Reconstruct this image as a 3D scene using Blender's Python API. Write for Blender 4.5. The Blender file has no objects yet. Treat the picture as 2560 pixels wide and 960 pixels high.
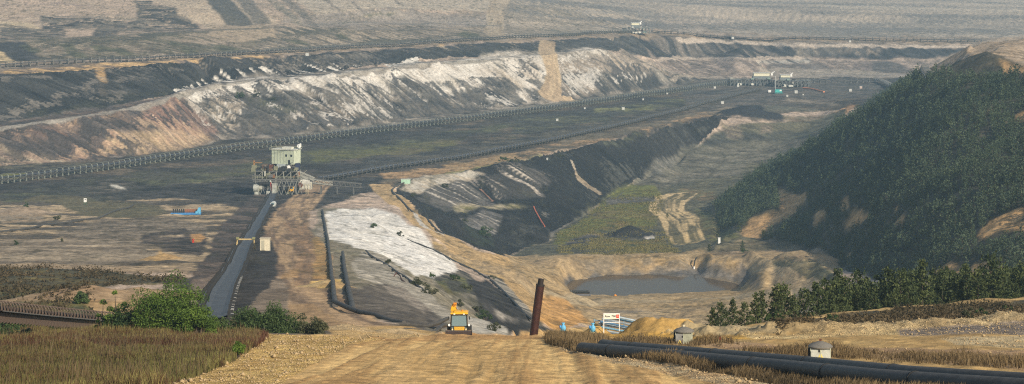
DN = False; HAZE = 0.00015; EXPO = 0.37
import bpy, math, random
import numpy as np
from mathutils import Vector, Matrix
from mathutils.geometry import delaunay_2d_cdt
random.seed(7); RNG = np.random.RandomState(11)
C = bpy.context.scene.collection
# ---------------------------------------------------------------- camera model (metres, camera at the origin, +Y forward)
F = 5545.0; VH = -130.0; UC = 1280.0
def Zof(v, Y): return -(v - VH) / F * Y
def Xof(u, Y): return (u - UC) / F * Y
def uy(u, v=None, Y=None, z=None):
    """survey point: bearing u plus two of (elevation reading v, distance Y, level z) -> (u, Y, z)"""
    if Y is None: Y = -z * F / (v - VH)
    if z is None: z = Zof(v, Y)
    return (float(u), float(Y), float(z))
# ---------------------------------------------------------------- noise
def _hash(ix, iy, seed):
    h = (ix.astype(np.int64) * 374761393 + iy.astype(np.int64) * 668265263 + seed * 974634777) & 0xffffffff
    h = ((h ^ (h >> 13)) * 1274126177) & 0xffffffff
    return ((h ^ (h >> 16)) & 0xffff).astype(np.float32) / 65535.0
def vn(x, y, seed=0):
    x = np.asarray(x, np.float32); y = np.asarray(y, np.float32)
    ix = np.floor(x); iy = np.floor(y); fx = x - ix; fy = y - iy
    ix = ix.astype(np.int32); iy = iy.astype(np.int32)
    fx = fx * fx * (3 - 2 * fx); fy = fy * fy * (3 - 2 * fy)
    a = _hash(ix, iy, seed); b = _hash(ix + 1, iy, seed); c = _hash(ix, iy + 1, seed); d = _hash(ix + 1, iy + 1, seed)
    return (a + (b - a) * fx) * (1 - fy) + (c + (d - c) * fx) * fy
def fbm(x, y, o=3, seed=0):
    s = 0; a = 1.0; t = 0
    for k in range(o):
        s = s + a * vn(x * 2 ** k + 17.3 * k, y * 2 ** k - 9.1 * k, seed + k); t += a; a *= .55
    return s / t
# ---------------------------------------------------------------- survey lines of the pit
L = []
def line(*p): L.append(list(p))
z0 = -118
toe1 = [(-500,470),(-200,435),(0,412),(180,400),(380,383),(500,362),(560,350),(700,340),(900,316),(1050,292),(1220,272),(1400,255),(1560,232),(1700,212),(1830,196),(2000,190),(2300,190),(2700,190),(3060,190)]
line(*[uy(u,v,z=z0) for u,v in toe1])
crest1 = [(-500,372,-106),(-200,335,-104),(0,315,-102),(100,303,-100),(200,288,-98),(300,272,-95.5),(400,252,-93),(460,228,-91),(540,210,-89.5),(640,198,-88),(740,191,-87.5),(830,185,-87),(1000,165,-86),(1150,152,-86),(1370,138,-86),(1440,126,-84.5),(1500,124,-84.5),(1560,135,-89),(1600,155,-96),(1640,178,-105)]
line(*[uy(u,v,z=z) for u,v,z in crest1])
L3 = [uy(u,Y=uy(u,v,z=z)[1]+ (14 if u>1560 else 28),z=z-.3) for u,v,z in crest1]; line(*L3)
crest2 = [(-500,245,-84),(-200,208,-81),(0,187,-79),(250,170,-77.5),(480,152,-76),(700,140,-76),(1000,124,-78),(1220,108,-77),(1370,102,-78.5),(1500,92,-80),(1590,92,-84),(1700,100,-89),(1850,107,-91.5),(2000,112,-94),(2400,117,-96.5),(2700,118,-97),(3060,118,-98)]
line(*[uy(u,v,z=z) for u,v,z in crest2])
midb = [(1700,148),(1850,147),(2000,147),(2200,148),(2400,150),(2700,150),(3060,150)]
line(*[uy(u,v,z=-107) for u,v in midb])
line(*[uy(u,Y=uy(u,v,z=-107)[1]+9,z=-106.7) for u,v in midb])
toe3 = [(-500,205,-80),(-200,176,-78),(0,158,-76.5),(400,140,-74),(700,122,-74.5),(1000,103,-75),(1280,92,-75),(1480,80,-77),(1620,72,-80),(1800,85,-85.5),(2000,92,-88),(2560,97,-92),(3060,98,-94)]
line(*[uy(u,v,z=z) for u,v,z in toe3])
g1 = [(-500,150,-67),(-200,112,-66.5),(0,98,-66),(250,90,-64),(480,75,-62),(720,66,-62),(860,68,-64),(1000,60,-66),(1240,60,-69),(1500,45,-72),(1620,50,-76),(1800,60,-80),(2100,70,-84),(2560,75,-86),(3060,76,-88)]
line(*[uy(u,v,z=z) for u,v,z in g1])
line(*[uy(u,Y=uy(u,v,z=z)[1]+60,z=z+1.2) for u,v,z in g1])
g3 = [(-500,80,-58),(0,45,-56),(480,30,-52),(860,25,-54),(1240,20,-60),(1600,25,-68),(2100,35,-74),(2560,40,-78),(3060,40,-79)]
line(*[uy(u,v,z=z) for u,v,z in g3])
g4 = [(-500,10,-45),(0,-10,-43),(860,-15,-45),(1240,-15,-50),(1700,-12,-62),(2100,-5,-68),(2560,0,-74),(3060,0,-75)]
line(*[uy(u,v,z=z) for u,v,z in g4])
line(*[uy(u,-60,z=z) for u,z in ((-500,-34),(0,-36),(1240,-40),(2000,-50),(3060,-56))])
line(*[uy(u,-95,z=-34) for u in (-500,1240,3060)])
line(*[uy(u,-112,z=-29) for u in (-500,1240,3060)])
line(*[uy(u,-121,z=-26) for u in (-500,1240,3060)])
# floor and coal slope to the lower valley
def coal_z(u): return -119.0
crestC = [(2050,255,-118.5),(1950,272,-118.5),(1830,290,-119),(1750,300,-119),(1680,312,-119),(1580,340,-119),(1500,358,-119),(1400,375,-119),(1290,402,-119),(1200,420,-119),(1150,432,-119),(1060,440,-118.6),(1010,452,-118.3),(980,470,-118.2)]
line(*[uy(u,v,z=z) for u,v,z in crestC])
road_edge = [(980,470,1092),(995,500,1035),(1040,540,975),(1080,568,930),(1115,592,900),(1150,612,870),(1200,635,848),(1250,658,835),(1300,668,825)]
line(*[uy(u,v,Y=Y) for u,v,Y in road_edge])
toeC = [uy(1150,560,z=-126),uy(1200,600,z=-134),uy(1260,638,z=-140),uy(1370,602,z=-142.5),uy(1390,575,z=-143),uy(1460,540,z=-143),uy(1520,490,z=-143),uy(1560,470,z=-142),uy(1640,430,z=-140),uy(1720,370,z=-134),uy(1790,330,z=-127),uy(1880,308,z=-122.5),uy(2000,270,z=-119)]
line(*toeC)
line(uy(1040,500,z=-122),uy(1110,518,z=-126),uy(1200,516,z=-130),uy(1330,512,z=-134),uy(1400,470,z=-132))
line(uy(1150,500,z=-127.2),uy(1250,495,z=-130.5),uy(1320,492,z=-132.5))
line(uy(1500,600,z=-141),uy(1600,610,z=-141),uy(1700,614,z=-140),uy(1790,600,z=-137.5))
line(uy(1640,500,z=-143),uy(1720,520,z=-142.5),uy(1780,530,z=-140))
line(uy(1700,440,z=-143),uy(1800,440,z=-142.5),uy(1900,420,z=-141))
line(uy(1800,380,z=-137),uy(1950,360,z=-134))
line(uy(1880,330,z=-127),uy(2050,300,z=-124))
# pond surroundings (water at -130)
ZP = -132.1
line(uy(1320,655,z=-127),uy(1400,640,z=-127.3),uy(1500,636,z=-127.5),uy(1700,636,z=-127.5),uy(1850,640,z=-126),uy(1930,655,z=-122.5),uy(2000,680,z=-117))
rim = [uy(1395,700,z=-127),uy(1400,672,z=-127),uy(1440,655,z=-127),uy(1520,650,z=-127),uy(1640,650,z=-127),uy(1760,651,z=-126.8),uy(1840,658,z=-126),uy(1885,676,z=-124),uy(1910,700,z=-121.5),uy(1900,722,z=-122)]
line(*rim)
shore = [uy(1412,712,z=-132.6),uy(1425,700,z=-132.6),uy(1460,692,z=-132.6),uy(1560,690,z=-132.6),uy(1700,690,z=-132.6),uy(1790,693,z=-132.6),uy(1840,702,z=-132.6),uy(1872,712,z=-132.6),uy(1850,724,z=-132.6),uy(1750,731,z=-132.6),uy(1560,739,z=-132.6),uy(1430,739,z=-132.6),uy(1412,712,z=-132.6)]
line(*shore)
line(uy(1500,715,z=-137),uy(1600,715,z=-137),uy(1750,712,z=-137))
line(uy(1380,728,z=-127.5),uy(1430,742,z=-129.2),uy(1560,742,z=-129.2),uy(1700,738,z=-129.2),uy(1850,730,z=-128.5),uy(1925,722,z=-124),uy(1990,724,z=-120))
line(uy(1350,750,z=-118),uy(1500,762,z=-125.5),uy(1700,760,z=-125.5),uy(1900,750,z=-122),uy(2040,740,z=-116))
line(uy(1420,800,z=-113),uy(1500,818,z=-117),uy(1700,818,z=-117),uy(1900,810,z=-114))
# near side of the pit: the general ramp
Yn = [(480,1073),(520,930),(560,770),(600,625),(640,520),(680,430),(720,355),(760,295),(800,245),(835,200),(860,176),(900,146),(960,114),(1000,98)]
for v, Y in Yn:
    if v == 480: us = [-500,-200,0,300,600,860]
    elif v <= 560: us = [-500,-200,0,250,500,700,800,830]
    elif v <= 720: us = [-500,-200,0,250,500,700,830]
    elif v <= 800: us = [-500,-200,0,250,500,700,830]
    elif v == 835: us = [300,500,700,900,1000,1110,1200,1300,1400,1500,1600,1700,1760]
    else: us = [-500,0,500,1000,1500,2000,2560,3060]
    line(*[uy(u,v,Y=Y) for u in us])
line((-500,204,-36.4),(-30,205,-36.4),(280,262,-46.),(430,266,-46.))
line(uy(-500,866,Y=188),uy(0,866,Y=188),uy(300,862,Y=190),uy(560,856,Y=192))
line(*[(u,60.,-14.) for u in (-500,1280,3060)]); line(*[(u,18.,-6.) for u in (-500,1280,3060)]); line(*[(u,6.,-3.6) for u in (-500,1280,3060)])
line((1085,204.5,-36.8),(1210,204.5,-36.8),(1380,206,-37.)); line((1085,211,-37.3),(1210,211,-37.3),(1380,213,-38.4))
# white sand slope and side gully
line(uy(900,520,Y=950),uy(960,520,Y=960),uy(1000,535,Y=935),uy(1060,580,Y=880),uy(1110,615,Y=845),uy(1160,645,Y=815),uy(1220,680,Y=770),uy(1300,705,Y=745))
line(uy(950,560,Y=820),uy(1000,600,Y=740),uy(1060,640,Y=665),uy(1130,680,Y=590),uy(1200,720,Y=540),uy(1300,770,Y=500))
line(uy(900,600,Y=650),uy(950,640,Y=560),uy(1020,690,Y=470),uy(1090,740,Y=400),uy(1180,790,Y=340),uy(1290,822,Y=300))
line(uy(880,680,Y=430),uy(930,730,Y=345),uy(1000,780,Y=285),uy(1060,815,Y=245))
line(uy(1300,720,Y=680),uy(1340,760,Y=590),uy(1380,800,Y=520))
line(uy(1320,690,Y=780),uy(1370,700,Y=800))
# hidden drop behind the near lip
line((1440,228,-39.7),(1630,228,-39.7)); line(*[(u,238.,-47.) for u in (1330,1450,1600,1700)]); line(*[(u,300.,-62.) for u in (1330,1500,1700,1900)]); line(*[(u,450.,-90.) for u in (1380,1600,1800)])
# right-hand bank
line(uy(1810,828,Y=213),uy(1880,812,Y=217),uy(1960,800,Y=222),uy(2100,776,Y=236),uy(2300,759,Y=250),uy(2560,741,Y=266),uy(3060,715,Y=285))
line(uy(1830,832,Y=203),uy(1930,834,Y=196),uy(2100,826,Y=200),uy(2300,816,Y=203),uy(2450,802,Y=207),uy(2560,792,Y=210),uy(3060,770,Y=220))
line(uy(1900,852,Y=182),uy(2100,850,Y=183),uy(2300,846,Y=184),uy(2560,838,Y=186),uy(3060,830,Y=190))
line((1800,236,-41.5),(1960,250,-45.),(2100,268,-47.5),(2300,285,-49.),(2560,305,-50.5),(3060,330,-54.))
line((1950,330,-66.),(2100,350,-68.),(2300,380,-69.),(2560,400,-70.),(3060,420,-70.))
# hill
toeH = [uy(1905,425,z=-140),uy(1850,455,z=-142),uy(1785,530,z=-138.5),uy(1800,560,Y=1085),uy(1850,577,Y=1035),uy(1930,602,Y=985),uy(2090,642,Y=880),uy(2110,668,Y=820),uy(2200,690,Y=730),uy(2300,700,Y=660),uy(2560,700,Y=580),uy(3060,700,Y=520)]
line(*toeH)
ridge = [uy(1905,441,Y=1200),uy(2000,382,Y=1185),uy(2100,308,Y=1165),uy(2250,222,Y=1130),uy(2400,150,Y=1085),uy(2475,128,Y=1060),uy(2560,160,Y=1010),uy(2800,140,Y=940),uy(3060,120,Y=900)]
line(*ridge)
line((1960,1290,-139.),(2100,1330,-130.),(2260,1350,-115.),(2400,1340,-95.))
top = [uy(2400,134,Y=1230),uy(2440,112,Y=1235),uy(2475,101,Y=1240),uy(2560,97,Y=1230),uy(2800,90,Y=1200),uy(3060,90,Y=1200)]
line(*top); line((2380,1420,-105.),(2480,1480,-100.),(2600,1500,-98.),(3060,1500,-95.))
for f_ in (.3,.62):
    h = []
    for u in (1900,2000,2100,2250,2400,2560,2800,3060):
        t = np.interp(u,[p[0] for p in toeH[2:]],[p[1] for p in toeH[2:]]); r = np.interp(u,[p[0] for p in ridge],[p[1] for p in ridge])
        zt = np.interp(u,[p[0] for p in toeH[2:]],[p[2] for p in toeH[2:]]); zr = np.interp(u,[p[0] for p in ridge],[p[2] for p in ridge])
        b = math.sin(u * .021 + f_ * 3) * 2.2 * (zr - zt) / 45
        h.append((u, t + (r - t) * f_, zt + (zr - zt) * (f_ + .02) + b))
    line(*h[1:])
line(uy(1960,640,Y=862),uy(2040,660,Y=815),uy(2090,690,Y=745),uy(2040,708,Y=742))

# ---------------------------------------------------------------- triangulate in (bearing, log distance), resample to a fine grid
def tt(Y): return math.log(Y) * 2000.0
pts, edges = [], []
for ln in L:
    prev = None
    for i, p in enumerate(ln):
        seg = [p]
        if i:
            q = ln[i-1]; n = max(1, int(abs(p[0] - q[0]) // 60))
            seg = [tuple(q[k] + (p[k] - q[k]) * j / n for k in range(3)) for j in range(1, n + 1)]
        for s in seg:
            pts.append((s[0], tt(s[1]), s[2])); k = len(pts) - 1
            if prev is not None: edges.append((prev, k))
            prev = k
U0, U1 = -480.0, 3040.0
res = delaunay_2d_cdt([Vector((p[0], p[1])) for p in pts], edges, [], 0, 1e-4)
vo, _, tris, ov, _, _ = res
zz = []
allp = np.array(pts)
for i, v in enumerate(vo):
    if ov[i]: zz.append(pts[ov[i][0]][2])
    else:
        zz.append(None)
# crossings of two lines (rare): interpolate from the nearest survey points
for i, z in enumerate(zz):
    if z is None:
        d = (allp[:,0] - vo[i][0])**2 + (allp[:,1] - vo[i][1])**2; k = np.argsort(d)[:3]
        w = 1 / (d[k] + 1); zz[i] = float((allp[k,2] * w).sum() / w.sum())
NU = 1500
ug = np.linspace(U0, U1, NU)
yg = [8.0]
while yg[-1] < 14500:
    y = yg[-1]
    dt = .02 if y < 80 else (.0026 if y < 1050 else (.00125 if y < 2350 else (.0028 if y < 3500 else (.012 if y < 5200 else .06))))
    yg.append(y * math.exp(dt))
yg = np.array(yg); NT = len(yg); tg = np.log(yg) * 2000.0
print('grid', NU, NT)
ZG = np.full((NT, NU), np.nan, np.float64)
for tr in tris:
    a, b, c = [(vo[k][0], vo[k][1], zz[k]) for k in tr]
    umin, umax = min(a[0], b[0], c[0]), max(a[0], b[0], c[0]); tmin, tmax = min(a[1], b[1], c[1]), max(a[1], b[1], c[1])
    i0, i1 = np.searchsorted(ug, umin), np.searchsorted(ug, umax, 'right'); j0, j1 = np.searchsorted(tg, tmin), np.searchsorted(tg, tmax, 'right')
    if i0 >= i1 or j0 >= j1: continue
    den = (b[1]-c[1])*(a[0]-c[0]) + (c[0]-b[0])*(a[1]-c[1])
    if abs(den) < 1e-9: continue
    uu, t_ = np.meshgrid(ug[i0:i1], tg[j0:j1])
    w0 = ((b[1]-c[1])*(uu-c[0]) + (c[0]-b[0])*(t_-c[1])) / den
    w1 = ((c[1]-a[1])*(uu-c[0]) + (a[0]-c[0])*(t_-c[1])) / den
    w2 = 1 - w0 - w1; m = (w0 > -1e-6) & (w1 > -1e-6) & (w2 > -1e-6)
    sub = ZG[j0:j1, i0:i1]; sub[m] = (w0 * a[2] + w1 * b[2] + w2 * c[2])[m]
for j in range(NT):      # fill edges outside the hull
    r = ZG[j]; ok = ~np.isnan(r)
    if ok.any(): ZG[j] = np.interp(ug, ug[ok], r[ok])
okr = ~np.isnan(ZG[:,0]); first = np.argmax(okr); last = NT - 1 - np.argmax(okr[::-1])
for j in range(first): ZG[j] = ZG[first] + 0
for j in range(last + 1, NT): ZG[j] = ZG[last]
def blur(A, r, ax):
    k = np.ones(2 * r + 1) / (2 * r + 1); P = np.pad(A, [(r, r) if i == ax else (0, 0) for i in (0, 1)], 'edge')
    cs = np.cumsum(P, ax); cs = np.concatenate([np.zeros_like(cs.take([0], ax)), cs], ax)
    n = A.shape[ax]
    return (cs.take(range(2*r+1, 2*r+1+n), ax) - cs.take(range(0, n), ax)) / (2*r+1)
for _ in range(2): ZG = blur(blur(ZG, 3, 0), 3, 1)
UU, YY = np.meshgrid(ug, yg)
XX = (UU - UC) / F * YY
BASE = ZG.copy()
V0 = -ZG / YY * F + VH        # elevation reading of the smooth ground (used only to look up where surveyed outlines lie)

def ray(u, v):
    """where the line of sight (u, v) first meets the smooth ground -> world X, Y"""
    fi = (u - U0) / (U1 - U0) * (NU - 1); fi = min(max(fi, 0), NU - 1.001); i = int(fi); f = fi - i
    col = V0[:, i] * (1 - f) + V0[:, i+1] * f
    js = np.nonzero(col[40:] <= v)[0]
    if len(js) == 0: return Xof(u, 4000.0), 4000.0
    j = js[0] + 40
    v1, v2 = col[j-1], col[j]
    g = (v1 - v) / (v1 - v2) if v1 > v2 else 0.
    g = min(max(g, 0), 1)
    Y = yg[j-1] + (yg[j] - yg[j-1]) * g
    return Xof(u, Y), Y
# ---------------------------------------------------------------- fields over the ground (world metres)
f32 = np.float32
X_ = XX.astype(f32); Y_ = YY.astype(f32)
sa = .49 * X_ + .87 * Y_; da = .87 * X_ - .49 * Y_      # along / across the left-hand and centre faces
sc = sa + .12 * da
near = Y_ < 420
FLD = {}
FLD['w1'] = fbm(X_ / 22, Y_ / 22, 3, 1) - .5
FLD['w2'] = fbm(X_ / 22, Y_ / 22, 3, 5) - .5
FLD['sA'] = fbm(sc / 2.3 + FLD['w1'] * 2.2, da / 42, 3, 11)
FLD['comb'] = np.clip(.5 + .42 * np.sin((X_ * .9 + .42 * Y_) / 1.55 + 5 * FLD['w1']) + .7 * (FLD['w2']), 0, 1).astype(f32)
FLD['mA'] = fbm(sc / 11 + FLD['w1'] * 1.2, da / 70, 3, 13)
FLD['lA'] = fbm(sc / 34 + FLD['w2'] * 1.0, da / 90, 2, 15)
FLD['sB'] = fbm((X_ + .35 * Y_) / 5.0 + FLD['w1'], Y_ / 90, 3, 17)
FLD['mB'] = fbm((X_ + .25 * Y_) / 19, Y_ / 110, 3, 19)
FLD['n'] = fbm(X_ / 30, Y_ / 30, 4, 21)
FLD['nl'] = fbm(X_ / 95, Y_ / 95, 3, 23)
FLD['ns'] = fbm(X_ / 5.5, Y_ / 5.5, 4, 25)
FLD['nf'] = fbm(X_ / 1.1, Y_ / 1.1, 3, 27)
FLD['hb'] = fbm(X_ / 60 + FLD['w1'], Y_ / 13, 4, 29)       # layered spreads of dumped soil
FLD['nA'] = .45 * FLD['sA'] + .55 * FLD['n']
FLD['q'] = fbm(sc / 7, da / 26, 4, 33)
FLD['lane'] = fbm((X_ - .02 * Y_) / 1.5 + 1.2 * fbm(X_ / 25, Y_ / 40, 2, 3), Y_ / 45, 2, 35)
FLD['trk'] = .5 * fbm((X_ - .02 * Y_) / 1.5 + 1.2 * fbm(X_ / 25, Y_ / 40, 2, 3), Y_ / 45, 2, 35) + .5 * fbm((X_ - .02 * Y_) / .5 + 1.6 * fbm(X_ / 25, Y_ / 40, 2, 3), Y_ / 16, 3, 31)
FLD['str'] = fbm(sa / 75 + .6 * FLD['w2'], (da + 26 * (FLD['sA'] - .5) + 16 * (FLD['mA'] - .5)) / 9, 3, 61)
FLD['strB'] = fbm(X_ / 120, (Y_ + 46 * (FLD['comb'] - .5)) / 42, 3, 63)
COL = np.zeros((NT, NU, 3), f32); GRV = np.zeros((NT, NU), f32); REG = np.zeros((NT, NU), np.int8)
SLO = np.abs(np.gradient(BASE, axis=0) / np.gradient(yg)[:, None]).astype(f32); PMK = np.zeros((NT, NU), f32)
dV = -np.gradient(V0, axis=0) / np.gradient(tg)[:, None]
TS = (1 / np.clip(np.abs(dV), .12, 3)).astype(f32)
TT = (np.log(YY) * 2000).astype(f32); UF = UU.astype(f32)
def contour(pp, step=14, closed=True):
    out = []; n = len(pp)
    for i in range(n if closed else n - 1):
        p, q = pp[i], pp[(i + 1) % n]; m = max(1, int(math.hypot(q[0]-p[0], q[1]-p[1]) / step))
        for j in range(m): out.append((p[0] + (q[0]-p[0]) * j / m, p[1] + (q[1]-p[1]) * j / m))
    if not closed: out.append(pp[-1])
    return out
def polymask(pp, warp=6, fe=1, wf=('w1', 'w2')):
    w = [ray(u, v) for u, v in contour(pp)]
    q = np.array([(x / y * F + UC, tt(y)) for x, y in w])
    pad = warp * 3 + 8
    i0 = max(0, np.searchsorted(ug, q[:,0].min() - pad)); i1 = min(NU, np.searchsorted(ug, q[:,0].max() + pad) + 1)
    tp = pad * 8
    j0 = max(0, np.searchsorted(tg, q[:,1].min() - tp)); j1 = min(NT, np.searchsorted(tg, q[:,1].max() + tp) + 1)
    sl = (slice(j0, j1), slice(i0, i1))
    fing = warp * np.clip((Y_[sl] - 800) / 300, 0, 1) * np.clip(SLO[sl] * 6 - .5, 0, 1)
    px = UF[sl] + warp * 2.6 * FLD[wf[0]][sl] + warp * 1.9 * (FLD['ns'][sl] - .5) + fing * 1.6 * (FLD['sA'][sl] - .5)
    py = TT[sl] + (warp * 2.6 * FLD[wf[1]][sl] + warp * 1.2 * (FLD['nf'][sl] - .5) + fing * 3.6 * (FLD['sA'][sl] - .5)) * TS[sl]
    ins = np.zeros(px.shape, bool)
    n = len(q)
    for k in range(n):
        x1, y1 = q[k]; x2, y2 = q[(k + 1) % n]
        if y1 == y2: continue
        lo, hi = min(y1, y2), max(y1, y2)
        r0, r1 = 0, px.shape[0]
        a0 = np.searchsorted(tg[j0:j1], lo - warp * 6 * 9 + 20); a1 = np.searchsorted(tg[j0:j1], hi + warp * 6 * 9 + 20, 'right')
        P, Q = py[a0:a1], px[a0:a1]
        c = ((y1 > P) != (y2 > P)) & (Q < (x2 - x1) * (P - y1) / (y2 - y1) + x1)
        ins[a0:a1] ^= c
    m = ins.astype(f32)
    for _ in range(2):
        if fe: m = blur(blur(m, fe, 0), fe, 1)
    return sl, m.astype(f32)
def shade(sl, c1, c2, fld, k=2.2, off=0.):
    c1 = np.array(c1, f32)
    if c2 is None: return c1[None, None, :] * np.ones(FLD['n'][sl].shape + (1,), f32)
    t = np.clip((FLD[fld][sl] - .5 + off) * k + .5, 0, 1)[..., None]
    return c1 * (1 - t) + np.array(c2, f32) * t
def P(pp, c1, c2=None, fld='n', k=2.2, warp=6, fe=1, op=1.0, off=0., grv=None, brk=None):
    """paint the soil inside a surveyed outline; brk = field that breaks the cover up"""
    sl, m = polymask(pp, warp, fe)
    m = m * op
    if brk: m = m * np.clip((FLD[brk[0]][sl] - brk[1]) * brk[2], 0, 1)
    COL[sl] = COL[sl] * (1 - m[..., None]) + shade(sl, c1, c2, fld, k, off) * m[..., None]
    if grv is not None: GRV[sl] = GRV[sl] * (1 - m) + grv * m
def path(pp, wid, c1, c2=None, tread=.8, k=2.6, op=1., jit=.15, prof=None, grv=None, reg=None):
    """a track along a surveyed centre line; wid = width in metres (number or per point)"""
    cp = contour(pp, 10, False); w = np.array([ray(u, v) for u, v in cp])
    ws = np.array(wid if hasattr(wid, '__len__') else [wid] * len(pp), float)
    dens = np.interp(np.linspace(0, 1, len(cp)), np.linspace(0, 1, len(ws)), ws)
    us = w[:,0] / w[:,1] * F + UC; mx = dens.max()
    i0 = max(0, np.searchsorted(ug, (us - mx * F / w[:,1] * .8 - 6).min())); i1 = min(NU, np.searchsorted(ug, (us + mx * F / w[:,1] * .8 + 6).max()) + 1)
    j0 = max(0, np.searchsorted(yg, w[:,1].min() - mx)); j1 = min(NT, np.searchsorted(yg, w[:,1].max() + mx) + 1)
    sl = (slice(j0, j1), slice(i0, i1)); x = X_[sl]; y = Y_[sl]
    bd = np.full(x.shape, 1e9, f32); bs = np.zeros(x.shape, f32); ba = np.zeros(x.shape, f32); bw = np.ones(x.shape, f32); acc = 0
    for k_ in range(len(w) - 1):
        ax, ay = w[k_]; bx, by = w[k_+1]; dx, dy = bx - ax, by - ay; ll = math.hypot(dx, dy)
        if ll < 1e-6: continue
        t = np.clip(((x - ax) * dx + (y - ay) * dy) / (ll * ll), 0, 1)
        ex = x - ax - t * dx; ey = y - ay - t * dy; d = np.sqrt(ex * ex + ey * ey)
        m = d < bd
        bd[m] = d[m]; bs[m] = (np.sign(dx * ey - dy * ex) * d)[m]; ba[m] = (acc + t * ll)[m]; bw[m] = (dens[k_] * (1 - t) + dens[k_+1] * t)[m]
        acc += ll
    hw = bw * .5 * (1 + jit * 2.5 * FLD['w1'][sl] + jit * 1.2 * (FLD['ns'][sl] - .5))
    m = np.clip((hw - bd) / (hw * .15 + .15) + .5, 0, 1) * op
    t = np.clip((fbm(bs / tread, ba / (tread * 28), 3, 77) - .5) * k + .5, 0, 1)[..., None]
    c1 = np.array(c1, f32); c2 = np.array(c2 if c2 is not None else c1, f32)
    COL[sl] = COL[sl] * (1 - m[..., None]) + (c1 * (1 - t) + c2 * t) * m[..., None]
    PMK[sl] = np.maximum(PMK[sl], m)
    if grv is not None: GRV[sl] = GRV[sl] * (1 - m) + grv * m
    if prof is not None:
        dz = prof * np.clip(1 - bd / hw, 0, 1)
        ZG[sl] += dz
    if reg is not None: REG[sl][m > .5] = reg
coal = (.016, .017, .019); coal2 = (.048, .044, .040); coalb = (.085, .075, .062)
white = (.66, .62, .55); sand = (.36, .32, .26); gsand = (.26, .235, .20)
tan = (.44, .30, .15); tan2 = (.29, .19, .09); ora = (.44, .27, .11); pink = (.34, .255, .19)
brown = (.13, .098, .075); dk = (.052, .047, .042); flo = (.062, .056, .048); gr = (.10, .105, .045); gr2 = (.055, .065, .03)
far = (.46, .355, .27); far2 = (.35, .275, .215)
# far pit wall, everything beyond the upper bench
COL[:] = shade((slice(None), slice(None)), far, far2, 'n')
P([(-480,-60),(1100,-60),(1250,60),(1240,98),(700,130),(-480,190)], far, (.30,.24,.18), 'nA', 2.6)
P([(-480,-60),(1240,-60),(1240,62),(720,66),(480,74),(0,98)], (.20,.17,.135), None, warp=4, op=.55, brk=('str', .58, 10))
P([(-480,-60),(1240,-60),(1240,62),(720,66),(480,74),(0,98)], (.50,.41,.30), None, warp=4, op=.45, brk=('str', .42, -10))
P([(760,40),(900,28),(1060,30),(1230,46),(1240,66),(1000,66),(860,70),(760,64),(700,52)], (.25,.21,.175), (.30,.26,.215), 'hb', 2)
P([(760,66),(1000,64),(1240,66),(1240,98),(1000,110),(720,128),(560,138),(600,110),(640,72)], (.33,.27,.20), (.12,.105,.085), 'sA', 3.6)
P([(0,100),(240,92),(480,76),(640,70),(640,128),(400,140),(0,158)], (.30,.24,.18), (.10,.095,.065), 'nA', 3.4)
P([(-480,150),(0,100),(480,76),(1240,62),(1240,98),(700,128),(400,142),(0,160)], (.085,.082,.062), (.05,.055,.04), 'ns', 3, 4, fe=0, op=.8, brk=('str', .55, 10))
P([(-200,120),(0,104),(60,104),(100,150),(0,160),(-200,175)], (.07,.07,.07), (.04,.04,.04), 'sA', 2)
P([(0,128),(40,160),(-100,165),(-100,130)], (.42,.33,.20))
for u_, v_, r_ in ((70,122,22),(165,118,16),(250,120,32),(300,128,22),(185,136,26),(430,110,13),(560,120,26),(470,128,20),(740,105,26),(850,90,16),(1165,88,30)):
    P([(u_-r_,v_-5),(u_,v_-9),(u_+r_,v_-2),(u_+r_+12,v_+9),(u_,v_+8)], (.055,.065,.035), (.10,.10,.06), 'ns', 2, 5, op=.85)
P([(0,60),(60,66),(105,72),(100,40),(140,44),(230,46),(340,52),(345,25),(330,0),(385,0),(380,16),(440,20),(446,38),(505,70),(480,76),(300,80),(280,92),(180,88),(100,96),(0,102)], (.05,.05,.048), (.17,.15,.12), 'q', 3.0, 4, brk=('ns', .30, 7))
P([(160,68),(235,72),(232,90),(165,88)], (.36,.28,.21), far, 'ns', 2, 4)
P([(0,52),(70,56),(105,73),(0,70)], (.43,.35,.24), None, warp=4)
P([(-200,-40),(330,-40),(335,35),(100,40),(-200,50)], far, (.34,.27,.20), 'q', 2.4)
P([(380,-40),(560,-40),(700,60),(640,72),(520,70),(445,35),(440,18),(385,10)], (.46,.38,.28), (.38,.30,.22), 'sA', 2.4, 2)
P([(480,-40),(540,-40),(640,66),(570,66)], (.075,.075,.07), (.12,.11,.09), 'sA', 2, 2)
P([(560,-40),(600,-40),(680,58),(640,66)], (.14,.125,.105), (.20,.175,.14), 'sA', 2, 3)
P([(625,-40),(655,-40),(760,62),(738,62)], (.16,.15,.12), (.30,.25,.19), 'sA', 4, 3)
P([(665,-40),(690,-40),(800,66),(770,62)], (.10,.10,.09), (.24,.20,.16), 'sA', 3, 3)
P([(690,-40),(1230,-40),(1240,30),(1000,22),(900,26),(790,40)], (.42,.36,.28), (.36,.30,.23), 'n', 2, 4)
P([(530,66),(650,64),(690,74),(690,92),(600,106),(520,86)], (.36,.285,.20), (.28,.225,.165), 'sA', 2.5, 5)
for a in ([(815,0),(850,28),(880,40)], [(880,5),(920,40),(940,55)], [(980,-5),(1010,15)], [(1028,20),(1062,58)], [(760,35),(785,45),(850,40)]): path(a, 3.5, (.20,.17,.14), op=.7, jit=.3)
P([(900,36),(990,38),(985,43),(905,42)], (.13,.13,.09), (.34,.28,.2), 'ns', 3, 3)
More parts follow.
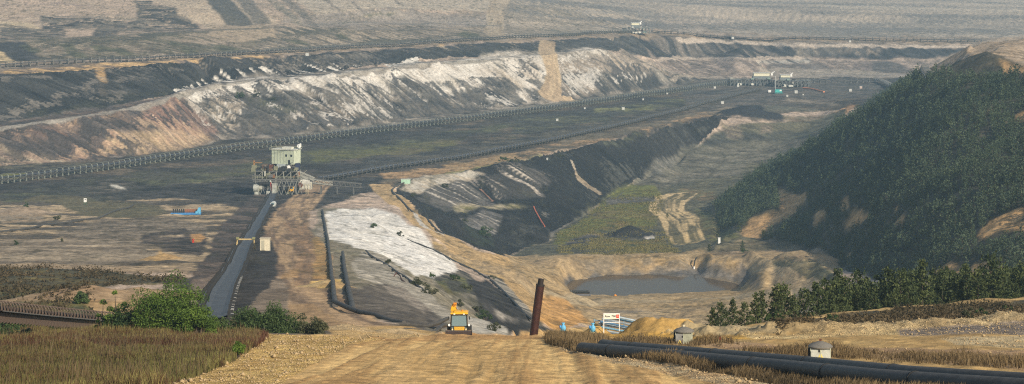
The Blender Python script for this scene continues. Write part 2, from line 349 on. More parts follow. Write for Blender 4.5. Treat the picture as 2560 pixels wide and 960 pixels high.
# right-hand far wall
P([(1230,-60),(3060,-60),(3060,110),(2560,100),(1800,88),(1620,74),(1500,84),(1240,100)], (.36,.305,.24), (.29,.25,.205), 'hb', 2.4)
P([(1250,0),(1500,5),(1620,45),(1600,60),(1480,72),(1250,92)], (.30,.25,.19), (.22,.19,.15), 'sA', 2.6)
P([(1450,28),(1560,30),(1620,38),(1620,54),(1460,52)], (.36,.30,.23), (.20,.18,.15), 'sB', 3.4)
for (a, b, c, d, s_) in ((1460,14,1900,20,.6),(1700,56,2100,64,.8),(1780,60,2330,86,1.),(1860,28,2080,40,.6),(2060,5,2340,22,.7),(2250,60,2330,78,.8),(2480,22,2560,30,.5),(1460,36,1570,50,.9),(1900,4,2020,14,.5),(1620,34,1780,48,.8)):
    P([(a,b),(c,b+4),(c,d),(a,d-6)], (.15,.145,.13), (.36,.30,.24), 'comb', 1.5, 8, op=min(1, s_ * 1.2))
P([(1500,45),(1800,48),(2560,78),(2560,100),(2200,94),(1800,84),(1640,74)], (.27,.24,.20), (.17,.16,.14), 'sB', 2.6, 10, op=.75)
P([(1640,26),(1900,42),(1910,52),(1700,44)], (.42,.35,.27), None, warp=6, op=.7)
P([(1640,50),(1740,56),(1790,84),(1700,80)], (.36,.30,.24), None, warp=6, op=.8)
P([(2200,62),(2560,66),(2560,73),(2220,70)], (.16,.155,.14), (.33,.28,.22), 'ns', 4, 8, op=.7)
P([(1990,8),(2560,22),(2560,30),(2100,20)], (.43,.37,.29), None, warp=6, op=.8)
P([(1340,72),(1440,60),(1500,80),(1400,95)], (.14,.135,.11), (.26,.22,.17), 'n', 3, 6, op=.8)
FW = [(1250,-60),(3060,-60),(3060,104),(2560,98),(2000,90),(1800,84),(1620,72),(1480,80),(1260,94)]
P(FW, (.155,.15,.14), None, warp=4, op=.75, brk=('strB', .56, 12)); P(FW, (.47,.39,.30), None, warp=4, op=.6, brk=('strB', .43, -12))
# upper bench with its conveyor
P([(-480,212),(0,163),(400,144),(700,127),(1000,108),(1280,97),(1480,85),(1620,76),(1800,90),(3060,103),(3060,116),(2000,111),(1700,99),(1500,92),(1220,107),(700,139),(480,150),(0,184),(-480,240)], (.16,.135,.11), (.26,.20,.14), 'hb', 3)
P([(0,176),(480,146),(700,136),(700,144),(480,158),(260,176),(0,192)], tan, (.14,.11,.09), 'q', 4, 5, op=.9)
P([(1950,108),(2420,114),(2420,118),(2000,113)], (.42,.35,.27), None, warp=3)
# dark upper face
cr2 = [(-480,238),(0,187),(250,172),(480,153),(700,141),(1000,125),(1220,109),(1370,103),(1500,93)]
P(cr2 + [(1600,92),(1560,130),(1500,122),(1370,130),(1150,142),(1000,152),(830,175),(640,188),(460,218),(400,240),(300,264),(200,284),(0,310),(-480,352)], coal, (.055,.054,.048), 'nA', 2.6, 3, fe=0)
P([(100,300),(400,240),(500,212),(500,200),(300,236),(60,280)], (.05,.052,.03), coal, 'ns', 3, 8, op=.7)
P([(230,165),(262,170),(262,195),(270,205),(248,200),(235,175)], (.42,.28,.14), None, warp=3)
P([(238,200),(262,205),(270,240),(250,238)], (.16,.13,.09), coal, 'sA', 3, 4, op=.6)
P([(1095,112),(1112,112),(1110,124),(1098,122)], (.42,.29,.15), None, warp=2)
P([(480,153),(1500,93),(1500,98),(1000,134),(480,172)], (.30,.25,.19), (.04,.04,.04), 'sA', 8, 4, off=.17)
P([(420,228),(520,190),(660,172),(830,160),(900,160),(830,186),(640,200),(460,232)], white, coal, 'sA', 9, 5, fe=0, off=.1)
P([(960,158),(1020,150),(1040,146),(1060,155),(1000,168)], white, coal, 'sA', 7, 4, fe=0, off=-.08)
P([(1370,108),(1480,100),(1500,94),(1600,92),(1640,150),(1560,130),(1480,120),(1400,122)], (.09,.085,.075), (.05,.05,.05), 'sA', 3)
P([(0,192),(480,158),(1000,130),(1370,108),(1370,128),(830,172),(480,200),(200,280),(0,305)], (.17,.15,.125), None, warp=4, fe=0, op=.75, brk=('str', .60, 12))
# first face (brown / white / coal) below the haul road bench
P([(-480,352),(0,308),(400,245),(640,190),(830,178),(1000,158),(1370,126),(1500,120),(1600,150),(1640,176),(1830,192),(1830,200),(1400,262),(900,325),(560,356),(380,392),(0,420),(-480,470)], (.30,.26,.21), (.11,.10,.09), 'mA', 3, 5)
P([(-480,352),(0,308),(400,245),(450,226),(470,255),(500,330),(560,350),(380,388),(0,415),(-480,460)], (.155,.115,.092), (.095,.08,.07), 'mA', 3.2, 4)
P([(330,290),(430,245),(480,270),(560,320),(520,345),(420,330)], (.24,.145,.115), (.17,.12,.10), 'sA', 3, 8, op=.8)
P([(60,320),(140,315),(200,350),(180,385),(120,350)], (.21,.135,.10), (.12,.09,.08), 'sA', 4, 8, op=.8)
P([(-100,370),(0,366),(60,380),(120,380),(180,402),(0,416),(-200,430)], (.42,.34,.24), (.24,.175,.13), 'sA', 4.4, 6)
P([(260,368),(270,340),(350,340),(440,325),(530,352),(470,372),(360,385),(260,390)], (.40,.30,.19), (.22,.165,.12), 'sA', 3.4, 6)
P([(380,312),(450,330),(520,345),(500,352),(400,335)], (.36,.27,.19), None, 'sA', warp=6, op=.6)
for (a, b, c, d) in ((48,322,100,384),(118,330,165,400),(132,330,245,400),(205,318,232,340),(250,330,320,372)): path([(a,b),((a+c)/2-6,(b+d)/2),(c,d)], 2.2, (.06,.05,.045), op=.85, jit=.3)
P([(350,388),(450,374),(560,352),(640,346),(640,352),(500,376),(380,392)], (.09,.085,.07), (.04,.04,.04), 'ns', 3, 4)
P([(440,380),(540,372),(640,358),(640,366),(520,384),(440,392)], (.36,.28,.19), (.15,.12,.09), 'ns', 3, 4)
# white sand part
P([(460,232),(560,208),(640,198),(830,186),(960,172),(980,164),(1150,150),(1370,135),(1370,200),(1250,185),(1180,250),(1050,200),(900,212),(800,222),(700,240),(600,250),(560,300),(500,275)], white, (.36,.32,.27), 'sA', 3, 6)
P([(1200,135),(1370,126),(1480,120),(1570,140),(1640,176),(1580,180),(1500,165),(1400,150),(1360,180),(1200,165)], (.52,.47,.40), (.26,.23,.19), 'mA', 4, 6)
P([(1560,130),(1640,160),(1830,190),(1760,200),(1640,190),(1500,185),(1380,190),(1400,160)], (.34,.28,.215), (.19,.165,.14), 'sA', 3.4, 6)
P([(1370,190),(1500,186),(1640,186),(1800,196),(1700,212),(1560,232),(1400,256),(1380,230)], (.045,.045,.045), (.20,.18,.15), 'mA', 4.5, 6, off=-.08)
P([(500,250),(560,238),(640,262),(640,300),(560,310),(600,330),(560,340),(520,300)], (.14,.13,.11), (.32,.27,.21), 'sA', 4, 6)
P([(600,265),(700,235),(780,250),(900,245),(1100,240),(1220,260),(1220,276),(1050,292),(900,316),(700,340),(600,320)], coal, (.13,.115,.095), 'mA', 3.4, 7)
P([(640,280),(760,262),(860,266),(900,300),(760,320),(660,318)], (.26,.215,.165), (.06,.055,.05), 'sA', 3.6, 7, op=.85)
P([(580,226),(640,238),(700,245),(740,268),(800,270),(780,285),(680,292),(620,265)], (.055,.06,.035), (.10,.095,.07), 'ns', 2.4, 7)
P([(760,200),(860,196),(900,215),(940,240),(880,250),(820,230)], (.16,.15,.125), (.42,.38,.32), 'sA', 4, 6)
P([(900,210),(960,200),(1010,196),(1040,212),(1000,235),(930,235)], (.06,.06,.055), (.33,.30,.25), 'sA', 3.5, 6)
P([(1080,190),(1120,184),(1150,196),(1140,215),(1100,215)], (.12,.11,.09), (.4,.36,.3), 'sA', 4, 5)
P([(1210,162),(1260,158),(1290,185),(1240,190)], (.09,.09,.08), (.42,.38,.32), 'sA', 4, 5)
P([(1100,236),(1240,225),(1370,220),(1380,250),(1300,262),(1180,270)], coal, (.42,.37,.31), 'mA', 5, 5, off=-.02)
P([(1180,175),(1340,170),(1370,215),(1300,250),(1230,225)], (.50,.45,.385), (.34,.29,.23), 'sA', 3, 6, op=.85)
P([(1380,200),(1460,205),(1500,225),(1440,250),(1400,235)], (.07,.068,.06), (.3,.25,.2), 'mA', 4, 5)
WALL = [(470,232),(640,205),(830,190),(1000,172),(1150,156),(1370,140),(1500,126),(1600,160),(1640,185),(1400,250),(1220,270),(900,312),(700,335),(560,338),(500,300)]
P(WALL, (.050,.053,.055), (.10,.09,.08), 'ns', 2, 3, fe=0, op=.92, brk=('str', .545, 14))
P(WALL, (.60,.56,.50), None, warp=3, fe=0, op=.65, brk=('str', .43, -14))
P([(640,240),(900,210),(1370,190),(1380,245),(1220,270),(900,314),(640,338),(560,335)], (.045,.048,.050), (.10,.09,.075), 'ns', 2, 5, fe=0, op=.85, brk=('q', .47, 12))
BRW = [(-480,352),(0,312),(400,250),(460,235),(500,300),(545,345),(380,384),(0,412),(-480,460)]
P(BRW, (.055,.048,.044), None, warp=3, fe=0, op=.8, brk=('str', .56, 12))
P(BRW, (.42,.31,.20), (.30,.19,.13), 'ns', 2, 3, fe=0, op=.6, brk=('str', .40, -12))
path([(-480,362),(0,321),(200,294),(330,270),(400,250),(450,232),(520,215),(640,200),(830,188),(960,172),(1040,163),(1150,155),(1250,150)], 7, (.34,.31,.26), (.24,.21,.175), 2, jit=.1)
path([(1370,104),(1366,122),(1374,150),(1386,190),(1380,225),(1372,244)], [14,14,12,12,15,17], (.40,.31,.20), (.28,.21,.14), 2.2, jit=.12)
path([(1374,240),(1400,250),(1440,252)], 9, (.38,.29,.19), None, 2)
path([(1258,-20),(1240,30),(1240,60),(1232,80),(1250,94)], [22,20,18,16,18], (.40,.33,.24), (.31,.25,.18), 3, jit=.1)
path([(1286,-10),(1262,30),(1266,60),(1280,80)], 4, (.22,.19,.15), op=.7, jit=.3)
path([(1680,200),(1740,186),(1800,188)], 5, (.33,.28,.22), op=.8)
# far wall at the right
P([(1590,95),(1700,101),(2000,113),(2400,118),(3060,119),(3060,152),(2380,146),(1960,146),(1700,146),(1640,140)], (.055,.055,.056), (.022,.024,.028), 'sB', 3, 4)
P([(1620,94),(1800,104),(1960,112),(1960,142),(1700,142),(1630,130)], (.15,.13,.11), (.04,.04,.04), 'sB', 3.6, 10)
P([(1990,112),(2120,114),(2110,138),(1995,138)], (.21,.18,.14), (.09,.085,.08), 'sB', 4, 4)
P([(2080,122),(2200,124),(2200,136),(2080,136)], (.28,.23,.18), (.09,.085,.08), 'ns', 4, 6)
P([(1640,146),(1800,146),(2040,145),(2060,152),(2330,150),(2500,150),(2500,190),(1830,194),(1720,186),(1640,170)], (.34,.27,.215), (.19,.155,.13), 'sB', 3.4, 4)
P([(1890,148),(2030,148),(2030,158),(1890,156)], (.42,.38,.32), (.07,.07,.07), 'sB', 6, 4, off=-.05)
P([(1920,158),(2050,160),(2080,172),(1920,170)], (.10,.095,.09), None, warp=4, op=.7)
P([(2130,158),(2230,160),(2210,186),(2150,182)], (.12,.105,.095), (.2,.16,.14), 'sB', 3, 5, op=.8)
P([(2180,150),(2220,150),(2290,182),(2180,182)], (.09,.085,.08), None, 'sB', warp=4, op=.85)
P([(1900,170),(2130,174),(2240,184),(2300,184),(2250,198),(1960,196),(1900,190)], (.36,.315,.25), (.26,.22,.18), 'ns', 3, 4)
# pit floor
fl = [(-480,470),(0,416),(380,390),(560,356),(900,322),(1400,259),(1830,200),(2300,192),(2300,262),(1830,290),(1400,375),(1150,432),(980,465),(860,480),(700,520),(400,520),(0,520),(-480,540)]
P(fl, (.115,.092,.066), (.040,.038,.035), 'n', 3.6, 4)
P([(0,412),(300,408),(560,372),(560,384),(300,422),(0,436)], (.045,.045,.045), (.10,.09,.06), 'ns', 2.6, 4)
P([(0,438),(70,436),(60,445),(0,447)], (.13,.13,.05), None, warp=4)
P([(0,480),(300,440),(640,405),(760,375),(960,350),(1280,305),(1280,318),(1000,370),(760,420),(500,455),(300,500),(0,500)], (.085,.088,.048), (.052,.05,.042), 'n', 3, 8)
P([(770,380),(860,372),(1000,362),(1120,350),(1160,345),(1130,365),(1000,385),(860,400),(780,402)], (.19,.19,.065), (.085,.080,.045), 'ns', 3, 8, op=.55)
P([(560,418),(700,420),(700,440),(520,445)], (.14,.14,.06), flo, 'ns', 3, 8, op=.6)
P([(150,450),(330,436),(620,412),(620,424),(400,450),(250,470)], (.12,.12,.055), flo, 'ns', 3, 8, op=.6)
P([(250,445),(420,468),(620,440),(700,458),(600,478),(520,500),(300,500),(210,482)], (.045,.046,.036), (.09,.08,.065), 'ns', 2.4, 7)
P([(275,462),(290,462),(315,472),(300,473),(280,468)], (.5,.47,.4), None, warp=2)
P([(390,468),(450,466),(520,470),(450,474)], (.30,.27,.22), flo, 'ns', 4, 3)
P([(1280,290),(1560,262),(1800,240),(1830,238),(1700,262),(1500,300),(1280,342)], (.10,.10,.055), (.055,.055,.048), 'hb', 3.2, 7)
P([(1490,272),(1620,266),(1640,274),(1480,282)], (.17,.17,.08), None, warp=6, op=.8)
P([(905,400),(1280,346),(1620,280),(1860,228),(1900,224),(1640,292),(1290,368),(905,432)], (.05,.05,.047), (.09,.08,.06), 'hb', 3.2, 4)
P([(950,432),(1100,418),(1290,380),(1500,335),(1680,296),(1800,270),(1880,262),(1800,290),(1680,310),(1500,356),(1400,373),(1290,400),(1150,430),(1010,450),(960,462)], (.27,.185,.11), (.10,.088,.065), 'hb', 3, 5)
P([(1100,412),(1200,400),(1290,384),(1290,398),(1150,426)], (.38,.255,.14), (.2,.15,.09), 'ns', 3, 5)
P([(1080,440),(1200,418),(1290,402),(1360,384),(1350,395),(1280,415),(1150,440)], (.10,.115,.045), (.2,.17,.08), 'ns', 3, 5)
P([(1400,350),(1560,320),(1740,282),(1740,290),(1560,334),(1400,366)], (.21,.175,.12), (.1,.09,.07), 'ns', 3, 5, op=.8)
P([(1700,206),(1830,198),(2100,200),(2230,205),(2200,240),(2000,262),(1900,285),(1830,288),(1720,270)], (.08,.078,.07), (.13,.11,.09), 'hb', 3.5, 6)
P([(1840,262),(1900,262),(1920,278),(1860,285),(1820,280)], (.03,.032,.036), None, warp=3)
P([(1760,282),(1840,266),(1850,272),(1800,285)], (.20,.16,.11), None, warp=4, op=.7)
P([(1860,282),(1900,286),(2020,290),(2100,282),(2120,290),(2000,300),(1880,298)], (.22,.17,.12), (.11,.1,.07), 'ns', 3, 5)
P([(1960,242),(2060,256),(2120,262),(2060,262),(1970,252)], (.24,.2,.15), None, warp=4, op=.8)
P([(1910,262),(2000,266),(2060,274),(1960,280),(1910,276)], (.17,.155,.12), (.09,.09,.07), 'ns', 4, 5)
P([(2060,300),(2120,262),(2150,262),(2090,300),(2040,318)], (.36,.22,.12), None, warp=3)
path([(0,466),(-100,480),(-300,500)], 6, (.05,.05,.05))
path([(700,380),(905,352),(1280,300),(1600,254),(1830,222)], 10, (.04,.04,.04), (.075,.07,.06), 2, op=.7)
# coal beside the drive station and incline
P([(300,478),(560,452),(640,455),(860,440),(960,440),(950,470),(860,500),(800,520),(700,560),(690,700),(560,800),(500,780),(560,640),(600,540),(480,500),(380,500)], (.030,.031,.033), (.06,.055,.048), 'ns', 2.6, 6)
# left flats
P([(-480,540),(0,512),(260,500),(500,500),(600,520),(580,580),(520,660),(480,680),(300,676),(0,660),(-480,690)], (.36,.28,.185), (.10,.085,.065), 'hb', 6, 6)
P([(0,508),(140,505),(210,540),(330,545),(420,530),(400,512),(260,500),(100,490)], (.17,.145,.09), (.085,.08,.05), 'ns', 2.8, 6)
P([(0,530),(80,527),(120,540),(100,552),(0,560)], (.33,.28,.21), (.2,.15,.10), 'ns', 3, 6)
P([(230,555),(420,548),(520,560),(500,640),(380,620),(200,615),(130,580)], (.31,.255,.19), (.10,.085,.065), 'ns', 3.6, 6, op=.85)
P([(360,582),(460,572),(520,600),(500,640),(420,628),(350,605)], (.035,.035,.036), (.11,.09,.07), 'ns', 3.4, 7)
P([(400,592),(460,590),(460,595),(400,596)], (.34,.27,.19), None, warp=2)
P([(0,600),(200,598),(360,618),(430,650),(200,660),(0,655)], (.30,.245,.175), (.17,.14,.105), 'hb', 3, 6)
P([(478,590),(500,582),(515,598),(500,608),(480,606)], (.40,.25,.12), (.25,.16,.09), 'ns', 2, 3)
P([(400,628),(430,650),(380,652)], (.36,.25,.13), None, warp=3)
P([(-480,680),(0,658),(300,666),(480,668),(470,682),(300,682),(0,668),(-480,700)], (.30,.235,.16), (.23,.175,.12), 'hb', 2, 3)
P([(600,520),(640,480),(668,480),(640,560),(600,620),(560,690),(510,760),(430,730),(480,680),(520,640),(540,580)], (.12,.095,.078), (.055,.05,.045), 'mA', 3, 6)
P([(480,700),(560,668),(555,700),(520,750),(480,740)], (.21,.165,.13), (.17,.13,.10), 'ns', 2, 5)
P([(-480,690),(0,668),(300,682),(480,690),(460,712),(360,708),(240,722),(150,730),(0,740),(-480,760)], (.12,.10,.05), (.06,.06,.035), 'ns', 3, 6)
P([(-480,740),(0,710),(140,728),(230,740),(400,760),(420,858),(0,864),(-480,868)], (.07,.085,.035), (.13,.11,.055), 'ns', 3, 6)
P([(150,728),(240,722),(380,720),(400,735),(360,800),(300,800),(240,780),(170,742)], (.36,.26,.155), (.27,.19,.11), 'ns', 2.6, 4)
P([(400,780),(560,780),(640,836),(400,845)], (.08,.08,.04), (.13,.11,.06), 'ns', 3, 5)
P([(240,742),(330,748),(320,760),(240,752)], (.10,.10,.04), None, warp=4, op=.6)
# roads of the near side
P([(650,840),(700,800),(560,800),(600,760),(640,700),(700,640),(690,560),(760,540),(800,600),(800,700),(840,780),(1000,815),(1120,836)], (.17,.135,.10), (.10,.085,.065), 'ns', 2.4, 5)
P([(790,520),(800,560),(770,580),(800,610),(830,640),(830,740),(860,790),(920,800),(960,800),(1050,830),(1150,836),(1290,828),(1200,760),(1100,700),(1000,640),(900,560),(900,520)], (.27,.235,.175), (.16,.145,.10), 'ns', 3, 6)
path([(800,455),(770,490),(730,530),(715,570),(725,620),(742,680),(765,730),(830,790),(930,826),(1000,850)], [14,15,14,13,12,11,10,9,9,9], (.17,.125,.09), (.33,.24,.155), 1.5, k=3.2, jit=.12)
path([(735,560),(770,600),(785,660),(790,720)], 7, (.25,.17,.11), (.15,.11,.08), 1.0, op=.75)
path([(715,760),(780,800),(880,826)], 6, (.33,.235,.14), (.26,.18,.11), 1.0, op=.7)
P([(780,600),(795,590),(830,640),(830,700),(780,690),(790,640)], (.36,.235,.12), (.2,.15,.085), 'ns', 3, 4, op=.9)
P([(775,712),(800,703),(855,703),(860,722),(800,726)], (.46,.335,.165), None, warp=3)
P([(690,690),(745,665),(745,690),(700,700)], (.36,.24,.13), None, warp=4, op=.5)
P([(560,800),(640,745),(700,690),(720,720),(720,800)], (.24,.19,.14), (.15,.12,.09), 'q', 3, 5)
P([(600,620),(680,600),(695,650),(690,700),(610,780),(560,800)], (.035,.036,.037), (.06,.055,.05), 'ns', 3, 5)
# white sand slope
P([(812,530),(870,522),(940,524),(1000,540),(1060,590),(1130,650),(1150,690),(1080,690),(1040,690),(960,640),(860,610),(820,600)], (.75,.72,.66), (.60,.57,.51), 'q', 1.6, 4)
P([(960,560),(1000,580),(1080,640),(1150,685),(1110,696),(1040,690),(960,630)], (.75,.73,.68), (.62,.59,.54), 'sA', 1.5, 4)
P([(800,540),(818,545),(820,600),(790,590)], (.40,.36,.30), (.2,.17,.12), 'ns', 3, 4)
P([(905,632),(960,640),(1040,700),(1100,760),(1180,820),(1100,800),(1000,730),(900,700),(880,660)], (.42,.38,.31), (.22,.20,.16), 'q', 3, 5)
P([(860,720),(960,715),(1000,722),(1070,770),(1110,815),(1060,826),(960,800),(900,780)], (.13,.115,.095), (.09,.08,.07), 'sA', 3, 5)
P([(960,720),(1000,715),(1060,760),(1120,815),(1100,822),(1050,775)], (.27,.235,.19), (.15,.13,.11), 'sA', 3, 4)
P([(1080,690),(1150,676),(1220,720),(1310,790),(1380,830),(1290,828),(1180,780),(1100,730)], (.045,.046,.042), (.20,.18,.14), 'q', 4, 6)
P([(1090,700),(1160,694),(1200,730),(1120,730)], (.16,.14,.075), (.07,.08,.04), 'ns', 3, 6)
P([(1190,740),(1250,745),(1310,800),(1400,830),(1250,825),(1200,790)], coal, (.08,.075,.07), 'q', 3, 6)
P([(1150,790),(1200,800),(1290,826),(1180,832)], (.42,.39,.33), None, warp=3)
P([(1220,680),(1290,700),(1350,800),(1330,820),(1250,740)], (.30,.27,.22), (.06,.06,.055), 'q', 4, 5)
P([(1165,700),(1215,705),(1280,745),(1325,800),(1270,795),(1200,755)], coal, (.04,.04,.04), 'ns', 3, 5)
P([(1245,800),(1290,795),(1340,806),(1400,822),(1395,832),(1270,830)], coal, (.03,.03,.03), 'ns', 3, 3)
P([(1110,700),(1150,705),(1170,730),(1130,725)], (.05,.05,.045), None, warp=5, op=.8)
P([(1060,770),(1100,790),(1120,815),(1070,812)], (.07,.065,.06), None, warp=5, op=.7)
P([(1230,770),(1300,800),(1250,790)], (.45,.41,.35), None, warp=3, op=.7)
# tan haul road on the ridge and ground left of the pond
P([(940,470),(985,470),(1115,592),(1200,636),(1300,652),(1400,640),(1440,650),(1400,700),(1400,760),(1450,800),(1400,826),(1330,780),(1250,700),(1150,650),(1080,590),(1000,530)], (.38,.275,.155), (.28,.20,.115), 'ns', 2.4, 4)
path([(950,462),(975,490),(1020,530),(1070,575),(1120,612),(1180,640),(1260,668),(1330,690)], [11,11,11,11,12,12,14,14], (.36,.265,.155), (.28,.205,.12), 1.4, jit=.08)
P([(1080,600),(1160,645),(1250,680),(1290,700),(1260,705),(1160,670),(1080,615)], (.36,.265,.14), (.17,.13,.08), 'ns', 4, 4)
P([(985,478),(1080,470),(1060,490),(1010,500)], (.42,.30,.17), (.45,.40,.33), 'ns', 3, 4)
P([(1000,510),(1060,560),(1110,590),(1110,600),(1050,560)], (.48,.44,.38), None, warp=2, fe=0)
# side valley faces (coal)
P([(985,475),(1010,452),(1150,432),(1290,403),(1400,376),(1560,346),(1680,314),(1830,292),(1780,332),(1720,372),(1640,430),(1560,470),(1515,492),(1460,540),(1395,575),(1370,604),(1262,640),(1200,632),(1115,590),(1050,530)], (.011,.012,.014), (.030,.029,.028), 'nl', 3, 3, fe=0)
P([(1000,480),(1060,450),(1290,410),(1400,400),(1420,500),(1330,560),(1200,560),(1060,520)], (.24,.21,.18), None, warp=3, fe=0, op=.6, brk=('str', .59, 12))
P([(1400,380),(1680,318),(1780,320),(1640,425),(1500,480),(1300,620),(1250,600)], (.075,.075,.06), None, warp=3, fe=0, op=.6, brk=('str', .60, 12))
P([(1000,470),(1020,450),(1110,437),(1180,430),(1220,436),(1170,450),(1100,470),(1050,480)], (.50,.46,.39), (.34,.29,.22), 'ns', 3, 4)
P([(1020,455),(1100,440),(1110,446),(1060,460)], (.26,.23,.17), None, warp=4, op=.8)
P([(1040,490),(1090,470),(1160,455),(1220,500),(1240,512),(1160,520),(1110,520),(1060,505)], (.09,.083,.075), (.44,.40,.34), 'sA', 7, 5, off=-.2)
P([(1215,446),(1300,425),(1330,450),(1360,495),(1280,500),(1240,490)], (.05,.047,.043), (.40,.35,.29), 'sA', 7, 5, off=-.12)
P([(1300,412),(1340,425),(1380,460),(1350,480),(1310,440)], (.055,.05,.045), (.10,.09,.08), 'sA', 5, 5)
P([(1130,512),(1220,514),(1290,508),(1320,514),(1220,524),(1140,528)], (.16,.15,.07), (.22,.19,.13), 'ns', 3, 3)
P([(1150,538),(1210,534),(1260,545),(1240,580),(1200,580)], (.09,.085,.08), (.28,.255,.22), 'sA', 6, 5, off=-.08)
P([(1170,560),(1230,580),(1240,620),(1190,610),(1160,580)], (.04,.06,.03), coal, 'ns', 3, 6, op=.8)
P([(1197,467),(1203,467),(1236,503),(1231,504)], (.20,.12,.085), None, warp=1.5, fe=0)
P([(1426,394),(1433,398),(1444,430),(1468,450),(1508,480),(1500,482),(1464,456),(1441,436)], (.28,.22,.15), (.36,.31,.24), 'ns', 3, 1.5, fe=0)
P([(1380,575),(1400,572),(1460,540),(1530,490),(1520,480),(1560,490),(1500,535),(1420,580),(1370,600)], (.24,.22,.19), (.12,.115,.10), 'ns', 3, 4)
P([(1500,358),(1600,335),(1640,330),(1590,350),(1510,372)], (.085,.09,.05), coal, 'ns', 3, 5)
# lower valley floor
P([(1400,576),(1530,490),(1640,430),(1720,372),(1790,332),(1880,308),(2050,296),(2120,270),(2100,300),(2000,370),(1900,440),(1780,530),(1800,565),(1930,605),(1850,636),(1400,640),(1262,640),(1370,604)], (.125,.115,.075), (.08,.08,.055), 'n', 3, 4)
P([(1640,410),(1740,352),(1900,350),(2040,345),(1960,400),(1870,405),(1850,440),(1740,450),(1640,470),(1560,480)], (.165,.15,.115), (.11,.105,.08), 'hb', 3, 5)
P([(1720,370),(1800,330),(1900,330),(2030,330),(2040,345),(1900,350),(1760,360)], (.09,.09,.06), (.05,.052,.046), 'hb', 4, 5)
P([(1800,315),(1850,318),(1860,345),(1820,348)], (.26,.22,.15), (.12,.1,.08), 'sA', 5, 5)
P([(1900,314),(1930,314),(1930,332),(1900,334)], (.22,.18,.13), (.12,.1,.08), 'sA', 5, 5)
P([(1640,400),(1700,380),(1680,420),(1620,450)], (.18,.17,.15), (.08,.08,.07), 'q', 4, 5, op=.7)
P([(1500,500),(1540,462),(1640,462),(1660,500),(1640,560),(1560,570),(1440,610),(1380,612),(1400,580),(1470,545)], (.155,.155,.05), (.095,.105,.04), 'ns', 2.4, 6)
P([(1560,545),(1480,575),(1470,620),(1700,632),(1640,590)], (.09,.11,.04), (.17,.12,.07), 'ns', 2.4, 6)
P([(1470,525),(1640,530),(1660,545),(1480,548)], (.19,.15,.075), (.12,.12,.05), 'ns', 4, 6, op=.8)
P([(1700,470),(1790,475),(1790,500),(1700,490)], (.24,.165,.10), (.12,.11,.06), 'ns', 4, 5, op=.8)
P([(1740,520),(1800,540),(1850,590),(1800,610),(1740,590)], (.15,.13,.07), (.10,.105,.05), 'ns', 3, 6)
P([(1420,600),(1470,585),(1500,590),(1460,608),(1400,620)], (.045,.046,.05), (.14,.13,.12), 'ns', 3, 3)
P([(1500,582),(1560,574),(1660,580),(1650,596),(1520,600)], (.12,.115,.105), (.05,.05,.05), 'ns', 3, 4)
P([(1600,592),(1640,590),(1640,595),(1600,596)], (.5,.47,.42), None, warp=1, fe=0)
path([(1700,486),(1672,500),(1668,525),(1700,552),(1712,580),(1722,606)], [20,21,21,21,20,16], (.50,.38,.22), (.14,.12,.07), 2.6, k=6, jit=.1)
path([(1560,480),(1480,540)], 1, (.1,.1,.08))
P([(1510,492),(1640,490),(1640,500),(1520,512)], (.16,.15,.13), (.07,.07,.07), 'ns', 5, 4)
# tan ground round the pond
P([(1262,640),(1400,638),(1560,632),(1700,632),(1800,612),(1850,600),(1940,606),(2100,650),(2110,680),(2060,740),(1990,760),(1980,810),(1750,818),(1500,818),(1400,800),(1330,760),(1300,690)], (.34,.25,.145), (.24,.185,.115), 'ns', 2.4, 5)
P([(1850,600),(1940,606),(2100,645),(2000,650),(1900,640),(1790,640),(1740,620)], (.22,.165,.11), (.14,.12,.075), 'hb', 3, 5)
P([(1900,655),(2000,645),(2060,665),(2100,700),(2060,705),(1960,690)], (.11,.105,.06), (.17,.14,.085), 'n', 2.6, 6)
P([(2020,640),(2090,630),(2110,665),(2060,668)], (.42,.32,.19), (.24,.19,.12), 'ns', 4, 4)
P([(1410,655),(1520,648),(1640,648),(1760,650),(1840,656),(1880,680),(1860,700),(1790,688),(1560,686),(1430,692),(1400,700)], (.36,.26,.15), (.20,.16,.11), 'ns', 3, 4)
P([(1430,688),(1500,682),(1560,684),(1700,676),(1790,676),(1840,690),(1870,708),(1790,696),(1560,694),(1430,706)], (.24,.22,.195), (.09,.085,.08), 'ns', 4, 4)
P([(1400,700),(1430,680),(1470,690),(1420,712)], (.12,.11,.10), (.06,.06,.06), 'ns', 3, 4)
P([(1845,655),(1900,700),(1890,722),(1850,706),(1830,680)], (.28,.21,.13), (.10,.09,.08), 'ns', 3, 4)  # dark mottling paints the shadow of the right-hand bank into the soil colour
path([(1840,648),(1900,660),(1960,688),(2030,708)], [7,6,6,6], (.42,.325,.20), (.32,.24,.15), 1, jit=.1)
path([(1330,735),(1430,752),(1600,752),(1800,746),(1980,730),(2060,722)], [13,13,12,12,12,12], (.37,.30,.195), (.30,.235,.15), 1.4, jit=.08)
P([(1340,740),(1420,750),(1470,800),(1400,826),(1330,790)], (.42,.255,.115), (.34,.215,.11), 'ns', 2, 5)
P([(1450,770),(1600,770),(1800,765),(1960,760),(1980,815),(1760,818),(1500,818)], (.36,.275,.165), (.27,.205,.13), 'q', 3, 5)
P([(1500,772),(1600,776),(1700,800),(1640,800),(1520,800)], (.22,.19,.15), (.32,.25,.16), 'ns', 4, 5, op=.7)
